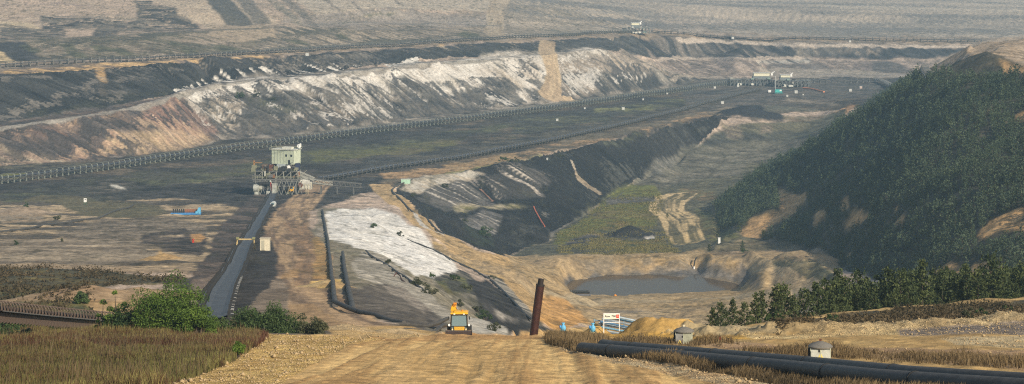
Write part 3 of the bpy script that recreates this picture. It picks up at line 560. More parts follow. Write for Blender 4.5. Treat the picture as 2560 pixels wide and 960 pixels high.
# hill: forest soil with bare sandy scars
P([(1785,530),(1905,425),(2000,375),(2250,215),(2475,120),(2560,150),(3060,110),(3060,720),(2560,705),(2300,705),(2100,670),(2090,642),(1930,604),(1800,562)], (.055,.055,.035), (.085,.07,.045), 'ns', 2, 6)
P([(2380,135),(2475,98),(2560,92),(3060,85),(3060,170),(2560,165),(2510,140),(2460,128),(2400,150),(2250,215)], (.38,.29,.20), (.25,.20,.15), 'ns', 3, 4)
SCARS = [[(1950,474),(1985,480),(2020,484),(2010,500),(1985,515),(1955,530),(1950,500)],[(1870,552),(1950,528),(1985,515),(1990,522),(1930,560),(1880,580)],[(1850,575),(1890,555),(1930,560),(1900,590),(1860,590)],
 [(2040,532),(2062,530),(2068,545),(2040,570),(2034,560)],[(2110,568),(2135,535),(2175,536),(2170,548),(2140,560),(2115,578)],[(2100,500),(2125,495),(2125,525),(2108,520)],[(2200,498),(2225,488),(2220,500)],[(2240,545),(2262,535),(2262,552),(2245,556)],
 [(2440,598),(2480,560),(2550,530),(2560,545),(2500,585),(2470,605)],[(2500,570),(2560,560),(2560,580),(2510,590)],[(2330,690),(2380,665),(2410,672),(2360,712)],[(2420,680),(2440,660),(2510,665),(2510,690),(2440,695)],[(2500,150),(2560,165),(2560,180),(2510,175)],[(2530,290),(2560,275),(2560,300)],[(2230,520),(2245,512),(2248,522)]]
SCARS = [[(sum(a for a, b in s_)/len(s_) + (a - sum(p[0] for p in s_)/len(s_))*1.05, sum(b for a, b in s_)/len(s_) + (b - sum(p[1] for p in s_)/len(s_))*1.1) for a, b in s_] for s_ in SCARS]
for s_ in SCARS: P(s_, (.50,.33,.18), (.33,.22,.125), 'ns', 3, 5)
# near right: berms, bank and gravel
P([(1300,828),(1400,818),(1500,815),(1700,815),(1780,826),(1880,811),(1960,799),(2100,775),(2300,758),(2560,740),(3060,712),(3060,1000),(1300,1000)], (.40,.29,.15), (.30,.21,.11), 'ns', 2.4, 3)
P([(1500,820),(1560,812),(1700,812),(1780,822),(1900,830),(1900,845),(1700,845),(1500,838)], (.42,.27,.10), (.32,.21,.09), 'ns', 3, 3)
P([(1920,820),(2000,802),(2100,785),(2300,768),(2560,752),(3060,730),(3060,775),(2560,789),(2450,800),(2300,812),(2100,822),(1950,834)], (.105,.085,.05), (.06,.055,.035), 'ns', 3, 5)
P([(1830,832),(1950,838),(2100,826),(2300,816),(2450,802),(2560,790),(3060,770),(3060,812),(2560,815),(2300,832),(2100,842),(1900,845)], (.50,.40,.23), (.36,.27,.15), 'ns', 2, 4, grv=.8)
P([(2240,822),(2400,812),(2560,800),(2560,835),(2400,838),(2250,836)], (.27,.215,.16), (.17,.14,.115), 'hb', 3, 5, grv=.9)
P([(2350,848),(2560,838),(3060,830),(3060,870),(2560,868),(2400,862)], (.45,.38,.25), (.36,.29,.18), 'hb', 3, 5, grv=.7)
P([(1400,850),(1480,838),(1700,846),(2000,862),(2300,868),(3060,885),(3060,960),(2560,925),(2200,895),(1800,866)], (.24,.165,.105), (.30,.22,.14), 'ns', 2.4, 4, grv=.3)
P([(1370,850),(1500,850),(1700,872),(2000,905),(2400,950),(3060,990),(3060,1000),(2150,1000),(1900,950),(1700,916),(1400,875)], (.11,.085,.055), (.17,.13,.08), 'ns', 2.4, 4, grv=.2)
# foreground road and its gravel shoulders
P([(700,838),(900,832),(1110,834),(1400,832),(1400,872),(1700,918),(1900,956),(2060,1000),(400,1000),(560,930)], (.52,.375,.20), (.33,.22,.115), 'trk', 3.2, 4, grv=.12)
P([(740,842),(1100,836),(1400,838),(1400,846),(1100,850),(800,858)], (.24,.135,.065), (.33,.21,.11), 'hb', 4, 4, op=.8)
P([(1000,880),(1250,880),(1250,1000),(900,1000)], (.27,.175,.085), (.50,.37,.205), 'trk', 4, 20, fe=3, op=.5)
P([(1400,872),(1700,914),(1900,952),(2080,1000),(1900,1000),(1700,938),(1400,880)], (.42,.335,.21), (.28,.20,.12), 'nf', 3, 5, grv=.9)
P([(560,836),(760,836),(900,840),(960,850),(870,868),(800,900),(700,960),(660,1000),(330,1000),(440,955),(590,895),(630,860)], (.50,.365,.175), (.30,.205,.095), 'nf', 3, 4, grv=1.)
P([(900,816),(1020,816),(1100,834),(1000,846),(860,836),(800,826)], (.42,.31,.17), (.34,.24,.13), 'ns', 2, 4, grv=.4)
P([(-480,835),(0,836),(300,832),(560,836),(650,842),(640,870),(560,915),(400,965),(360,1000),(-480,1000)], (.10,.075,.04), (.14,.11,.05), 'ns', 2.6, 3, grv=0.)
# long bands, bench edges and rills of the far benches
for pp, w_, c_ in (([(0,100),(120,96),(250,92),(480,77),(720,68)], 7, (.09,.085,.07)), ([(-100,160),(150,150),(400,141),(700,123),(1000,104),(1240,94)], 8, (.075,.075,.06)), ([(0,62),(110,74),(180,70)], 6, (.14,.12,.095)), ([(0,12),(110,10),(220,14)], 9, (.22,.17,.15)), ([(100,38),(240,42),(330,48)], 7, (.13,.12,.10)),
    ([(760,62),(900,56),(1000,62),(1100,58),(1240,64)], 9, (.14,.13,.11)), ([(860,68),(960,72),(1100,70),(1200,76)], 8, (.16,.14,.12)), ([(740,28),(820,44),(900,42)], 6, (.18,.155,.12)), ([(1460,30),(1600,34),(1800,48),(2100,60),(2560,66)], 14, (.20,.18,.155)), ([(1440,12),(1700,14),(2000,6),(2300,20),(2560,24)], 12, (.22,.20,.17)),
    ([(1620,46),(1700,54),(1860,60),(2100,76),(2400,84)], 12, (.17,.155,.14)), ([(1700,100),(2000,113),(2420,118)], 7, (.42,.35,.28)), ([(1650,146),(1800,146),(2000,144)], 6, (.36,.30,.24)), ([(2040,188),(2200,188),(2300,186)], 6, (.14,.13,.12))):
    path(pp, w_, c_, tuple(k * 1.5 for k in c_), 3, op=.7, jit=.5)
for pp, w_ in (([(462,150),(560,210)], 3), ([(560,215),(600,240),(640,262)], 3), ([(870,190),(950,216),(1010,245)], 3.5), ([(1000,180),(1090,225)], 3), ([(740,205),(800,240)], 3), ([(1300,150),(1360,210)], 3), ([(1480,150),(1560,186)], 3)): path(pp, w_, (.07,.065,.06), op=.8, jit=.5)
# grain of the soil: clods, tyre marks, washed-out runnels
_flat = np.clip(1.25 - np.clip((np.abs(np.gradient(BASE, axis=0)) / np.gradient(yg)[:, None]) * 4, 0, 1), .25, 1).astype(f32)
_m = np.clip((Y_ - 240) / 200, 0, 1)
_g = 1 + _m * np.clip((3300 - Y_) / 1200, .45, 1) * (np.clip(Y_ / 700, .7, 1.3) * 1.15 * (FLD['ns'] - .5) * _flat + .7 * (FLD['nf'] - .5) * _flat + .55 * (fbm(X_ / 16, Y_ / 9, 3, 55) - .5) * _flat + .9 * (FLD['sA'] - .5) * (1.3 - _flat) + .8 * (fbm(sc / 1.7, da / 30, 2, 57) - .5) * (1.3 - _flat)) + (1 - _m) * .5 * (FLD['nf'] - .5)
_sp = np.clip((fbm(X_ / 3.2, Y_ / 7, 3, 59) - .62) * 9, 0, 1) * _m * _flat * (Y_ < 2300)
_g = 1 + (_g - 1) * (1 - .72 * np.clip((COL.mean(2) - .30) / .15, 0, 1)) * np.where((V0 < 105) & (Y_ > 1400), .28, 1) * (1 - .65 * PMK)
COL *= np.clip(_g, .35, 1.9)[..., None]
_lum = COL.mean(2, keepdims=True); COL = _lum + (COL - _lum) * (1 + .24 * np.clip(((COL.max(2) - COL.min(2)) / (COL.max(2) + 1e-4) - .38) * 5, 0, 1) * np.clip((1400 - Y_) / 400, .35, 1))[..., None] * np.where(_lum > .08, 1, .7)
COL *= (1 + .16 * np.clip(((COL.max(2) - COL.min(2)) / (COL.max(2) + 1e-4) - .38) * 5, 0, 1) * np.clip((COL.max(2) - .12) * 8, 0, 1))[..., None]
COL = COL * (1 - .55 * _sp[..., None]) + np.array((.045,.045,.028), f32) * (.55 * _sp[..., None])
# regions that become objects of their own
for pp, r_ in (([(740,838),(1110,834),(1400,832),(1390,868),(1700,918),(1900,956),(2060,1000),(640,1000),(700,950),(860,870)], 1), ):
    sl, m = polymask(pp, 3, 0); REG[sl][m > .5] = r_
sl, m = polymask([(1785,530),(1905,425),(2000,375),(2250,215),(2400,134),(2475,98),(2560,92),(3060,85),(3060,720),(2560,705),(2300,705),(2100,670),(2090,642),(1930,604),(1800,562)], 2, 0); REG[sl][m > .5] = 2
sl, m = polymask([(-480,212),(0,163),(400,144),(700,127),(1280,97),(1620,76),(1800,90),(3060,103),(3060,190),(1830,196),(1400,255),(900,316),(560,350),(380,383),(0,412),(-480,465)], 2, 0); REG[sl][m > .5] = 3
REG[YY > 2350] = 3
# ---------------------------------------------------------------- relief
gy = np.gradient(BASE, axis=0) / np.gradient(yg)[:, None]; gx = np.gradient(BASE, axis=1) / np.gradient(XX, axis=1)
SLP = np.clip(np.sqrt(gx * gx + gy * gy), 0, 1); SLP = blur(blur(SLP, 4, 0), 4, 1)
farm = np.clip((Y_ - 500) / 600, 0, 1)
sm = np.clip((SLP - .16) * 5, 0, 1) * farm
RW = (Y_ > 2060) & (UF > 1600)
gul = np.where(RW, (FLD['sB'] - .5) * 2.6 + (FLD['mB'] - .5) * 6, ((FLD['sA'] - .5) * 2.2 + (FLD['mA'] - .5) * 6.0) * np.clip((FLD['nl'] - .36) * 5, .12, 1.2) * np.where(X_ > -60 + (Y_ - 1130) * .46, .45, 1.0) + (FLD['lA'] - .5) * 8)
ZG += gul * sm
hill = blur((REG == 2).astype(np.float64), 6, 0)
ZG += (FLD['n'] - .5) * 7 * hill
mid = np.clip((Y_ - 230) / 120, 0, 1)
ZG += ((FLD['n'] - .5) * 1.6 + (FLD['ns'] - .5) * 1.3) * mid * (1 - sm) * (Y_ < 2600)
ZG += (FLD['ns'] - .5) * .8 * sm * mid
ZG += ((FLD['n'] - .5) * 2.0 + (FLD['sA'] - .5) * 2.6) * np.clip((Y_ - 1500) / 300, 0, 1) * np.clip((75 - V0) / 20, 0, 1) * np.clip((5000 - Y_) / 1500, 0, 1)
ng = 1 - mid
pondm = np.zeros((NT, NU)); _s, _m2 = polymask([(1400,700),(1430,676),(1600,670),(1790,674),(1880,696),(1890,715),(1850,730),(1560,743),(1430,743),(1395,725)], 0, 3); pondm[_s] = _m2
ZG[:] = np.where(pondm > .02, BASE * pondm + ZG * (1 - pondm), ZG)
roadm = blur((REG == 1).astype(np.float64), 4, 0)
ZG += ((FLD['ns'] - .5) * .55 * (1 - .75 * roadm) + (FLD['nf'] - .5) * .13) * ng * np.clip(Y_ / 90, .1, 1)
ZG += ((FLD['trk'] - .5) * .22 + (FLD['lane'] - .5) * .22 + (FLD['nf'] - .5) * .06) * roadm
def mound(x, y, r, h, c1=None, c2=None, ry=None, sharp=1.0, rough=.25):
    """a tipped heap of soil"""
    ry = ry or r
    d = np.sqrt(((X_ - x) / r) ** 2 + ((Y_ - y) / ry) ** 2)
    j = np.nonzero(np.abs(yg - y) < ry * 1.6)[0]
    if len(j) == 0: return
    sl = (slice(j[0], j[-1] + 1), slice(None)); dd = d[sl] * (1 + rough * (FLD['ns'][sl] - .5) + rough * (fbm(X_[sl] / (r * .35), Y_[sl] / (r * .35), 3, 91) - .5) * 2)
    g = np.clip(1 - dd, 0, 1) ** sharp
    ZG[sl] += h * g
    if c1 is not None:
        m = np.clip((1 - dd) * 6, 0, 1)[..., None]
        COL[sl] = COL[sl] * (1 - m) + shade(sl, c1, c2, 'ns', 3) * m
def moundp(u, v, r, h, *a, **k):
    x, y = ray(u, v); mound(x, y, r, h, *a, **k)
moundp(1575, 590, 13, 5.5, coal, (.035,.033,.032), sharp=.9)
moundp(1870, 284, 26, 6, (.03,.032,.036), None)
moundp(2330, 1, 1, .1)
oc = (.58,.36,.11); oc2 = (.40,.25,.085)
mound(Xof(1655,206), 206, 3.6, 1.5, oc, oc2, ry=4); mound(Xof(1600,208), 208, 2.3, 1.15, oc, oc2, ry=3); mound(Xof(1720,206), 206, 2.8, .9, oc, oc2, ry=3)
mound(Xof(1488,211), 211, 1.6, 1.2, (.42,.29,.12), oc2, ry=2.5); mound(Xof(1345,213), 213, 2.6, .9, (.40,.27,.13), oc2, ry=3); mound(Xof(1440,210), 210, 3., .5, oc, oc2, ry=3)
for u_, h_, y_ in ((1780,.8,203),(1850,.8,200),(1930,.9,196),(2010,.9,196),(2100,.8,197),(2200,.8,199),(2300,.8,201),(2400,.7,203),(2500,.7,206),(2570,.7,208)): mound(Xof(u_,y_), y_, 3.6, h_, (.40,.31,.17), (.32,.235,.12), ry=3.5, rough=.5)
mound(Xof(1000,222), 222, 3, .6, (.42,.31,.17), None, ry=4); mound(Xof(870,215), 215, 4, .5, (.42,.31,.17), None, ry=4)
moundp(818, 718, 5.5, 1.2, (.46,.335,.165), (.38,.26,.13)); moundp(410, 645, 6, 1.8, (.42,.28,.13), (.3,.2,.1)); moundp(60, 535, 16, 3, (.36,.28,.2), (.26,.2,.14)); moundp(1560, 800, 3, .2)
moundp(1480, 660, 1, .1); moundp(230, 752, 14, 2.0, (.36,.255,.15), (.28,.19,.11), ry=10); moundp(345, 745, 12, 1.6, (.36,.255,.15), (.28,.19,.11), ry=8)
for u_, v_, r_, h_ in ((1240,686,10,2.6),(1190,660,9,2),(1270,700,9,2.4),(1150,648,7,1.6),(1310,706,8,1.8),(1430,668,9,2),(1900,640,14,2),(2060,655,12,3),(2000,640,12,2.2),(1740,784,9,1.6),(1390,660,12,2)):
    moundp(u_, v_, r_, h_, (.37,.27,.15), (.22,.165,.10), rough=.6)
moundp(1680, 815, 5, 1.5, (.16,.12,.10), (.28,.22,.17), ry=4, rough=.8)
P([(1580,802),(1640,800),(1700,812),(1700,818),(1620,816)], (.14,.11,.095), (.28,.22,.17), 'nf', 4, 4)
REG[REG == 9] = 0
# ---------------------------------------------------------------- build the ground objects out of the one height field
def node_mat(name):
    m = bpy.data.materials.new(name); m.use_nodes = True; nt = m.node_tree
    b = nt.nodes['Principled BSDF']
    return m, nt, b
def ground_mat():
    m, nt, b = node_mat('soil'); N = nt.nodes.new; K = nt.links.new
    at = N('ShaderNodeAttribute'); at.attribute_name = 'soil'
    gv = N('ShaderNodeAttribute'); gv.attribute_name = 'gravel'
    tc = N('ShaderNodeTexCoord')
    n1 = N('ShaderNodeTexNoise'); n1.inputs['Scale'].default_value = .55; n1.inputs['Detail'].default_value = 9; n1.inputs['Roughness'].default_value = .68; K(tc.outputs['Object'], n1.inputs['Vector'])
    r1 = N('ShaderNodeMapRange'); r1.inputs['From Min'].default_value = .25; r1.inputs['From Max'].default_value = .75; r1.inputs['To Min'].default_value = .42; r1.inputs['To Max'].default_value = 1.6; K(n1.outputs['Fac'], r1.inputs['Value'])
    mu = N('ShaderNodeMix'); mu.data_type = 'RGBA'; mu.blend_type = 'MULTIPLY'; mu.inputs[0].default_value = 1
    K(at.outputs['Color'], mu.inputs[6]); K(r1.outputs['Result'], mu.inputs[7])
    vo_ = N('ShaderNodeTexVoronoi'); vo_.inputs['Scale'].default_value = 8.5; K(tc.outputs['Object'], vo_.inputs['Vector'])
    r2 = N('ShaderNodeMapRange'); r2.inputs['From Min'].default_value = .0; r2.inputs['From Max'].default_value = .9; r2.inputs['To Min'].default_value = 1.7; r2.inputs['To Max'].default_value = .45; K(vo_.outputs['Distance'], r2.inputs['Value'])
    sp = N('ShaderNodeSeparateColor'); K(vo_.outputs['Color'], sp.inputs[0])
    r3 = N('ShaderNodeMapRange'); r3.inputs['To Min'].default_value = .55; r3.inputs['To Max'].default_value = 1.5; K(sp.outputs[0], r3.inputs['Value'])
    mm = N('ShaderNodeMath'); mm.operation = 'MULTIPLY'; K(r2.outputs['Result'], mm.inputs[0]); K(r3.outputs['Result'], mm.inputs[1])
    m2 = N('ShaderNodeMix'); m2.data_type = 'RGBA'; m2.blend_type = 'MULTIPLY'; K(gv.outputs['Fac'], m2.inputs[0]); K(mu.outputs[2], m2.inputs[6]); K(mm.outputs[0], m2.inputs[7])
    K(m2.outputs[2], b.inputs['Base Color']); b.inputs['Roughness'].default_value = .95; b.inputs['Specular IOR Level'].default_value = .15
    bu = N('ShaderNodeBump'); bu.inputs['Strength'].default_value = .7; bu.inputs['Distance'].default_value = .35; K(n1.outputs['Fac'], bu.inputs['Height'])
    mg = N('ShaderNodeMath'); mg.operation = 'MULTIPLY'; K(gv.outputs['Fac'], mg.inputs[0]); mg.inputs[1].default_value = .8
    b2 = N('ShaderNodeBump'); b2.invert = True; K(mg.outputs[0], b2.inputs['Strength']); b2.inputs['Distance'].default_value = .08; K(vo_.outputs['Distance'], b2.inputs['Height']); K(bu.outputs[0], b2.inputs['Normal'])
    K(b2.outputs[0], b.inputs['Normal'])
    return m
SOIL = ground_mat()
idx = np.arange(NT * NU).reshape(NT, NU)
FR = REG[:-1, :-1]
Q = np.stack([idx[:-1, :-1], idx[:-1, 1:], idx[1:, 1:], idx[1:, :-1]], -1)
VV = np.stack([X_, Y_, ZG.astype(f32)], -1).reshape(-1, 3); CC = np.clip(COL, .008, .75).reshape(-1, 3); GG = GRV.reshape(-1)
def mesh_np(name, co, faces, mat, parent=None):
    """fast mesh from arrays; faces (n,4) or (n,3)"""
    me = bpy.data.meshes.new(name); k = faces.shape[1]
    me.vertices.add(len(co)); me.vertices.foreach_set('co', np.ascontiguousarray(co, f32).ravel())
    me.loops.add(faces.size); me.loops.foreach_set('vertex_index', np.ascontiguousarray(faces, np.int32).ravel())
    me.polygons.add(len(faces)); me.polygons.foreach_set('loop_start', np.arange(0, faces.size, k, dtype=np.int32))
    me.update(calc_edges=True)
    if mat: me.materials.append(mat)
    o = bpy.data.objects.new(name, me); C.objects.link(o)
    if parent: o.parent = parent
    return o
for r_, nm in ((0, 'ground'), (1, 'road'), (2, 'hill'), (3, 'terrain')):
    f = Q[FR == r_]; used, inv = np.unique(f, return_inverse=True)
    o = mesh_np(nm, VV[used], inv.reshape(-1, 4), SOIL); o['kind'] = 'structure'
    me = o.data
    a = me.color_attributes.new('soil', 'FLOAT_COLOR', 'POINT'); a.data.foreach_set('color', np.concatenate([CC[used], np.ones((len(used), 1), f32)], 1).ravel())
    g = me.attributes.new('gravel', 'FLOAT', 'POINT'); g.data.foreach_set('value', GG[used])
    me.polygons.foreach_set('use_smooth', np.ones(len(me.polygons), bool))
def G(x, y):
    """ground level at world x, y"""
    u = x / y * F + UC; fi = min(max((u - U0) / (U1 - U0) * (NU - 1), 0), NU - 1.001); i = int(fi); fu = fi - i
    j = int(np.searchsorted(yg, y)) - 1; j = min(max(j, 0), NT - 2); fj = (y - yg[j]) / (yg[j+1] - yg[j])
    a = ZG[j, i] * (1-fu) + ZG[j, i+1] * fu; b = ZG[j+1, i] * (1-fu) + ZG[j+1, i+1] * fu
    return float(a * (1 - fj) + b * fj)
def at(u, v):
    x, y = ray(u, v); return Vector((x, y, G(x, y)))
def atY(u, Y): x = Xof(u, Y); return Vector((x, Y, G(x, Y)))
# ---------------------------------------------------------------- materials
_M = {}
def mat(name, col, rough=.7, metal=0., var=.25, sc=3., bump=.0, spec=.3, tr=0.):
    if name in _M: return _M[name]
    m, nt, b = node_mat(name); N = nt.nodes.new; K = nt.links.new
    tc = N('ShaderNodeTexCoord'); n = N('ShaderNodeTexNoise'); n.inputs['Scale'].default_value = sc; n.inputs['Detail'].default_value = 6; n.inputs['Roughness'].default_value = .65
    K(tc.outputs['Object'], n.inputs['Vector'])
    r = N('ShaderNodeMapRange'); r.inputs['From Min'].default_value = .3; r.inputs['From Max'].default_value = .7; r.inputs['To Min'].default_value = 1 - var; r.inputs['To Max'].default_value = 1 + var * .6; K(n.outputs['Fac'], r.inputs['Value'])
    mx = N('ShaderNodeMix'); mx.data_type = 'RGBA'; mx.blend_type = 'MULTIPLY'; mx.inputs[0].default_value = 1; mx.inputs[6].default_value = (*col, 1); K(r.outputs[0], mx.inputs[7])
    K(mx.outputs[2], b.inputs['Base Color']); b.inputs['Roughness'].default_value = rough; b.inputs['Metallic'].default_value = metal; b.inputs['Specular IOR Level'].default_value = spec
    if bump:
        bu = N('ShaderNodeBump'); bu.inputs['Strength'].default_value = .5; bu.inputs['Distance'].default_value = bump; K(n.outputs['Fac'], bu.inputs['Height']); K(bu.outputs[0], b.inputs['Normal'])
    _M[name] = m; return m
def leafmat(name, col, col2, trans=.25):
    """foliage: tone from the leaf's own attribute and a small difference from plant to plant"""
    if name in _M: return _M[name]
    m, nt, b = node_mat(name); N = nt.nodes.new; K = nt.links.new
    a = N('ShaderNodeAttribute'); a.attribute_name = 'tone'; oi = N('ShaderNodeObjectInfo')
    ad = N('ShaderNodeMath'); ad.operation = 'MULTIPLY_ADD'; K(oi.outputs['Random'], ad.inputs[0]); ad.inputs[1].default_value = .35; K(a.outputs['Fac'], ad.inputs[2])
    cr = N('ShaderNodeMix'); cr.data_type = 'RGBA'; K(ad.outputs[0], cr.inputs[0]); cr.inputs[6].default_value = (*col, 1); cr.inputs[7].default_value = (*col2, 1)
    K(cr.outputs[2], b.inputs['Base Color']); b.inputs['Roughness'].default_value = .65; b.inputs['Specular IOR Level'].default_value = .2
    t = N('ShaderNodeBsdfTranslucent'); K(cr.outputs[2], t.inputs['Color']); ms = N('ShaderNodeMixShader'); ms.inputs[0].default_value = trans
    K(b.outputs[0], ms.inputs[1]); K(t.outputs[0], ms.inputs[2]); K(ms.outputs[0], nt.nodes['Material Output'].inputs['Surface'])
    _M[name] = m; return m
STEEL = mat('grey_steel', (.14,.14,.135), .6, .2); STEELD = mat('dark_steel', (.035,.036,.037), .65, .2); PALE = mat('pale_paint', (.60,.60,.54), .55); WHITE = mat('white_paint', (.78,.78,.75), .5, var=.12)
GREENP = mat('pale_green_paint', (.50,.55,.42), .55, var=.15, sc=.6); RUST = mat('rusty_steel', (.13,.05,.03), .6, .1); RED = mat('red_paint', (.45,.05,.03), .5); ORANGE = mat('orange_paint', (.62,.24,.03), .5)
YEL = mat('yellow_paint', (.80,.42,.02), .42, var=.12, spec=.5); BLUE = mat('blue_paint', (.06,.25,.55), .5); LBLUE = mat('light_blue_paint', (.13,.42,.66), .5); BELT = mat('belt_rubber', (.070,.075,.083), .55, sc=.4, var=.3)
BLACKP = mat('black_pipe', (.075,.070,.062), .6, sc=1.5, var=.4, spec=.3); CREAM = mat('cream_paint', (.66,.60,.45), .6); RUB = mat('rubber', (.02,.02,.02), .8); KGREEN = mat('grey_green_paint', (.36,.37,.28), .6, sc=4, bump=.01)
KROOF = mat('weathered_roof', (.17,.16,.14), .75, sc=6, bump=.02); BARK = mat('bark', (.09,.07,.05), .9); REDB = mat('oxide_red_pipe', (.065,.026,.022), .38, .3, var=.5, sc=2.5, spec=.6)
TEAL = mat('turquoise_paint', (.06,.45,.42), .5); CONC = mat('concrete', (.36,.35,.31), .8)
gm, _nt, _b = node_mat('window_glass'); _b.inputs['Base Color'].default_value = (.16,.24,.27,1); _b.inputs['Roughness'].default_value = .12; _b.inputs['Specular IOR Level'].default_value = .8; GLASS = gm
# ---------------------------------------------------------------- mesh builder
class MB:
    def __init__(s): s.v = []; s.f = []
    def rot(s, cx, cy, a): c_, n_ = math.cos(a), math.sin(a); s.v = [(cx + (x-cx)*c_ - (y-cy)*n_, cy + (x-cx)*n_ + (y-cy)*c_, z) for x, y, z in s.v]; return s
    def add(s, v, f): k = len(s.v); s.v += [tuple(p) for p in v]; s.f += [tuple(i + k for i in q) for q in f]; return s
    def box(s, cx, cy, cz, sx, sy, sz, rz=0., rx=0., ry=0.):
        M_ = Matrix.Translation((cx, cy, cz)) @ Matrix.Rotation(rz, 4, 'Z') @ Matrix.Rotation(ry, 4, 'Y') @ Matrix.Rotation(rx, 4, 'X')
        v = [M_ @ Vector((x * sx / 2, y * sy / 2, z * sz / 2)) for z in (-1, 1) for x, y in ((-1,-1),(1,-1),(1,1),(-1,1))]
        return s.add(v, [(0,3,2,1),(4,5,6,7),(0,1,5,4),(1,2,6,5),(2,3,7,6),(3,0,4,7)])
    def tube(s, pts, r, n=8, caps=True, up=None):
        pts = [Vector(p) for p in pts]; rs = r if hasattr(r, '__len__') else [r] * len(pts); v = []; f = []
        for i, p in enumerate(pts):
            d = (pts[min(i+1, len(pts)-1)] - pts[max(i-1, 0)]).normalized()
            a = d.cross(Vector((0,0,1))) if abs(d.z) < .95 else d.cross(Vector((1,0,0))); a.normalize(); b = d.cross(a)
            for k in range(n): t = 2 * math.pi * k / n + math.pi / n; v.append(p + (a * math.cos(t) + b * math.sin(t)) * rs[i])
        for i in range(len(pts) - 1):
            for k in range(n): f.append((i*n+k, i*n+(k+1)%n, (i+1)*n+(k+1)%n, (i+1)*n+k))
        if caps: f.append(tuple(range(n-1, -1, -1))); f.append(tuple((len(pts)-1)*n + k for k in range(n)))
        return s.add(v, f)
    def bar(s, a, b, w=.1): return s.tube([a, b], w * .6, 4)
    def lathe(s, prof, cx=0, cy=0, cz=0, n=16, axis='Z'):
        v = []; f = []
        for r, h in prof:
            for k in range(n):
                t = 2 * math.pi * k / n; c_, s_ = r * math.cos(t), r * math.sin(t)
                v.append({'Z': (cx + c_, cy + s_, cz + h), 'X': (cx + h, cy + c_, cz + s_), 'Y': (cx + c_, cy + h, cz + s_)}[axis])
        for i in range(len(prof) - 1):
            for k in range(n): f.append((i*n+k, i*n+(k+1)%n, (i+1)*n+(k+1)%n, (i+1)*n+k))
        f.append(tuple(range(n))); f.append(tuple((len(prof)-1)*n + k for k in range(n)))
        return s.add(v, f)
    def build(s, name, m, parent=None, smooth=False, bevel=0.):
        me = bpy.data.meshes.new(name); me.from_pydata(s.v, [], s.f); me.materials.append(m); me.update()
        if smooth: me.polygons.foreach_set('use_smooth', [True] * len(me.polygons)); me.set_sharp_from_angle(angle=math.radians(45))
        o = bpy.data.objects.new(name, me); C.objects.link(o)
        if parent: o.parent = parent
        if bevel:
            b = o.modifiers.new('bevel', 'BEVEL'); b.width = bevel; b.segments = 2
        return o
def tag(o, label, cat, group=None, kind=None):
    if label: o['label'] = label
    if cat: o['category'] = cat
    if group: o['group'] = group
    if kind: o['kind'] = kind
    return o
def thing(name, label, cat, loc=(0,0,0), rz=0., group=None):
    o = bpy.data.objects.new(name, None); C.objects.link(o); o.location = loc; o.rotation_euler = (0,0,rz); o.empty_display_size = .5
    return tag(o, label, cat, group)
def dup(root, loc, rz=0., sc=None, label=None):
    r = root.copy(); C.objects.link(r); r.location = loc; r.rotation_euler = (0,0,rz)
    if sc: r.scale = sc if hasattr(sc, '__len__') else (sc,)*3
    if label: r['label'] = label
    for ch in list(root.children):
        c = ch.copy(); C.objects.link(c); c.parent = r
        for g_ in ch.children: d_ = g_.copy(); C.objects.link(d_); d_.parent = c
    return r
# ---------------------------------------------------------------- water
bm_ = MB(); c0 = at(1630, 713)
wp = [ray(u, v) for u, v in ((1385,700),(1400,680),(1440,668),(1600,664),(1780,666),(1860,680),(1905,700),(1890,722),(1850,728),(1750,735),(1560,741),(1430,741),(1385,728))]
bm_.add([(x, y, ZP) for x, y in wp], [tuple(range(len(wp)))])
wm, _nt, _b = node_mat('pond_water'); _b.inputs['Base Color'].default_value = (.085,.062,.042,1); _b.inputs['Roughness'].default_value = .1; _b.inputs['IOR'].default_value = 1.2; _b.inputs['Specular IOR Level'].default_value = .06
_n = _nt.nodes.new('ShaderNodeTexNoise'); _n.inputs['Scale'].default_value = 1.2; _bu = _nt.nodes.new('ShaderNodeBump'); _bu.inputs['Strength'].default_value = .08; _bu.inputs['Distance'].default_value = .05
_nt.links.new(_n.outputs[0], _bu.inputs['Height']); _nt.links.new(_bu.outputs[0], _b.inputs['Normal'])
o = bm_.build('water', wm); o['kind'] = 'structure'
# ---------------------------------------------------------------- conveyors
def resample(w, step):
    out = [w[0]]; acc = 0.
    for i in range(1, len(w)):
        a, b = w[i-1], w[i]; d = math.hypot(b[0]-a[0], b[1]-a[1])
        while acc + d >= step:
            t = (step - acc) / d; a = (a[0] + (b[0]-a[0]) * t, a[1] + (b[1]-a[1]) * t); out.append(a); d = math.hypot(b[0]-a[0], b[1]-a[1]); acc = 0.
        acc += d
    return out
def smoothz(p, hh, r=3):
    z = np.array([G(x, y) for x, y in p]); zz_ = np.array([z[max(0,i-r):i+r+1].mean() for i in range(len(z))])
    return [Vector((x, y, float(max(q, g_ - .3)) + hh)) for (x, y), q, g_ in zip(p, zz_, z)]
def smoothpath(px, n=3):
    w = [ray(u, v) for u, v in px]
    for _ in range(n):
        q = [w[0]]
        for a, b in zip(w, w[1:]): q += [(a[0]*.75+b[0]*.25, a[1]*.75+b[1]*.25), (a[0]*.25+b[0]*.75, a[1]*.25+b[1]*.75)]
        w = q + [w[-1]]
    return w
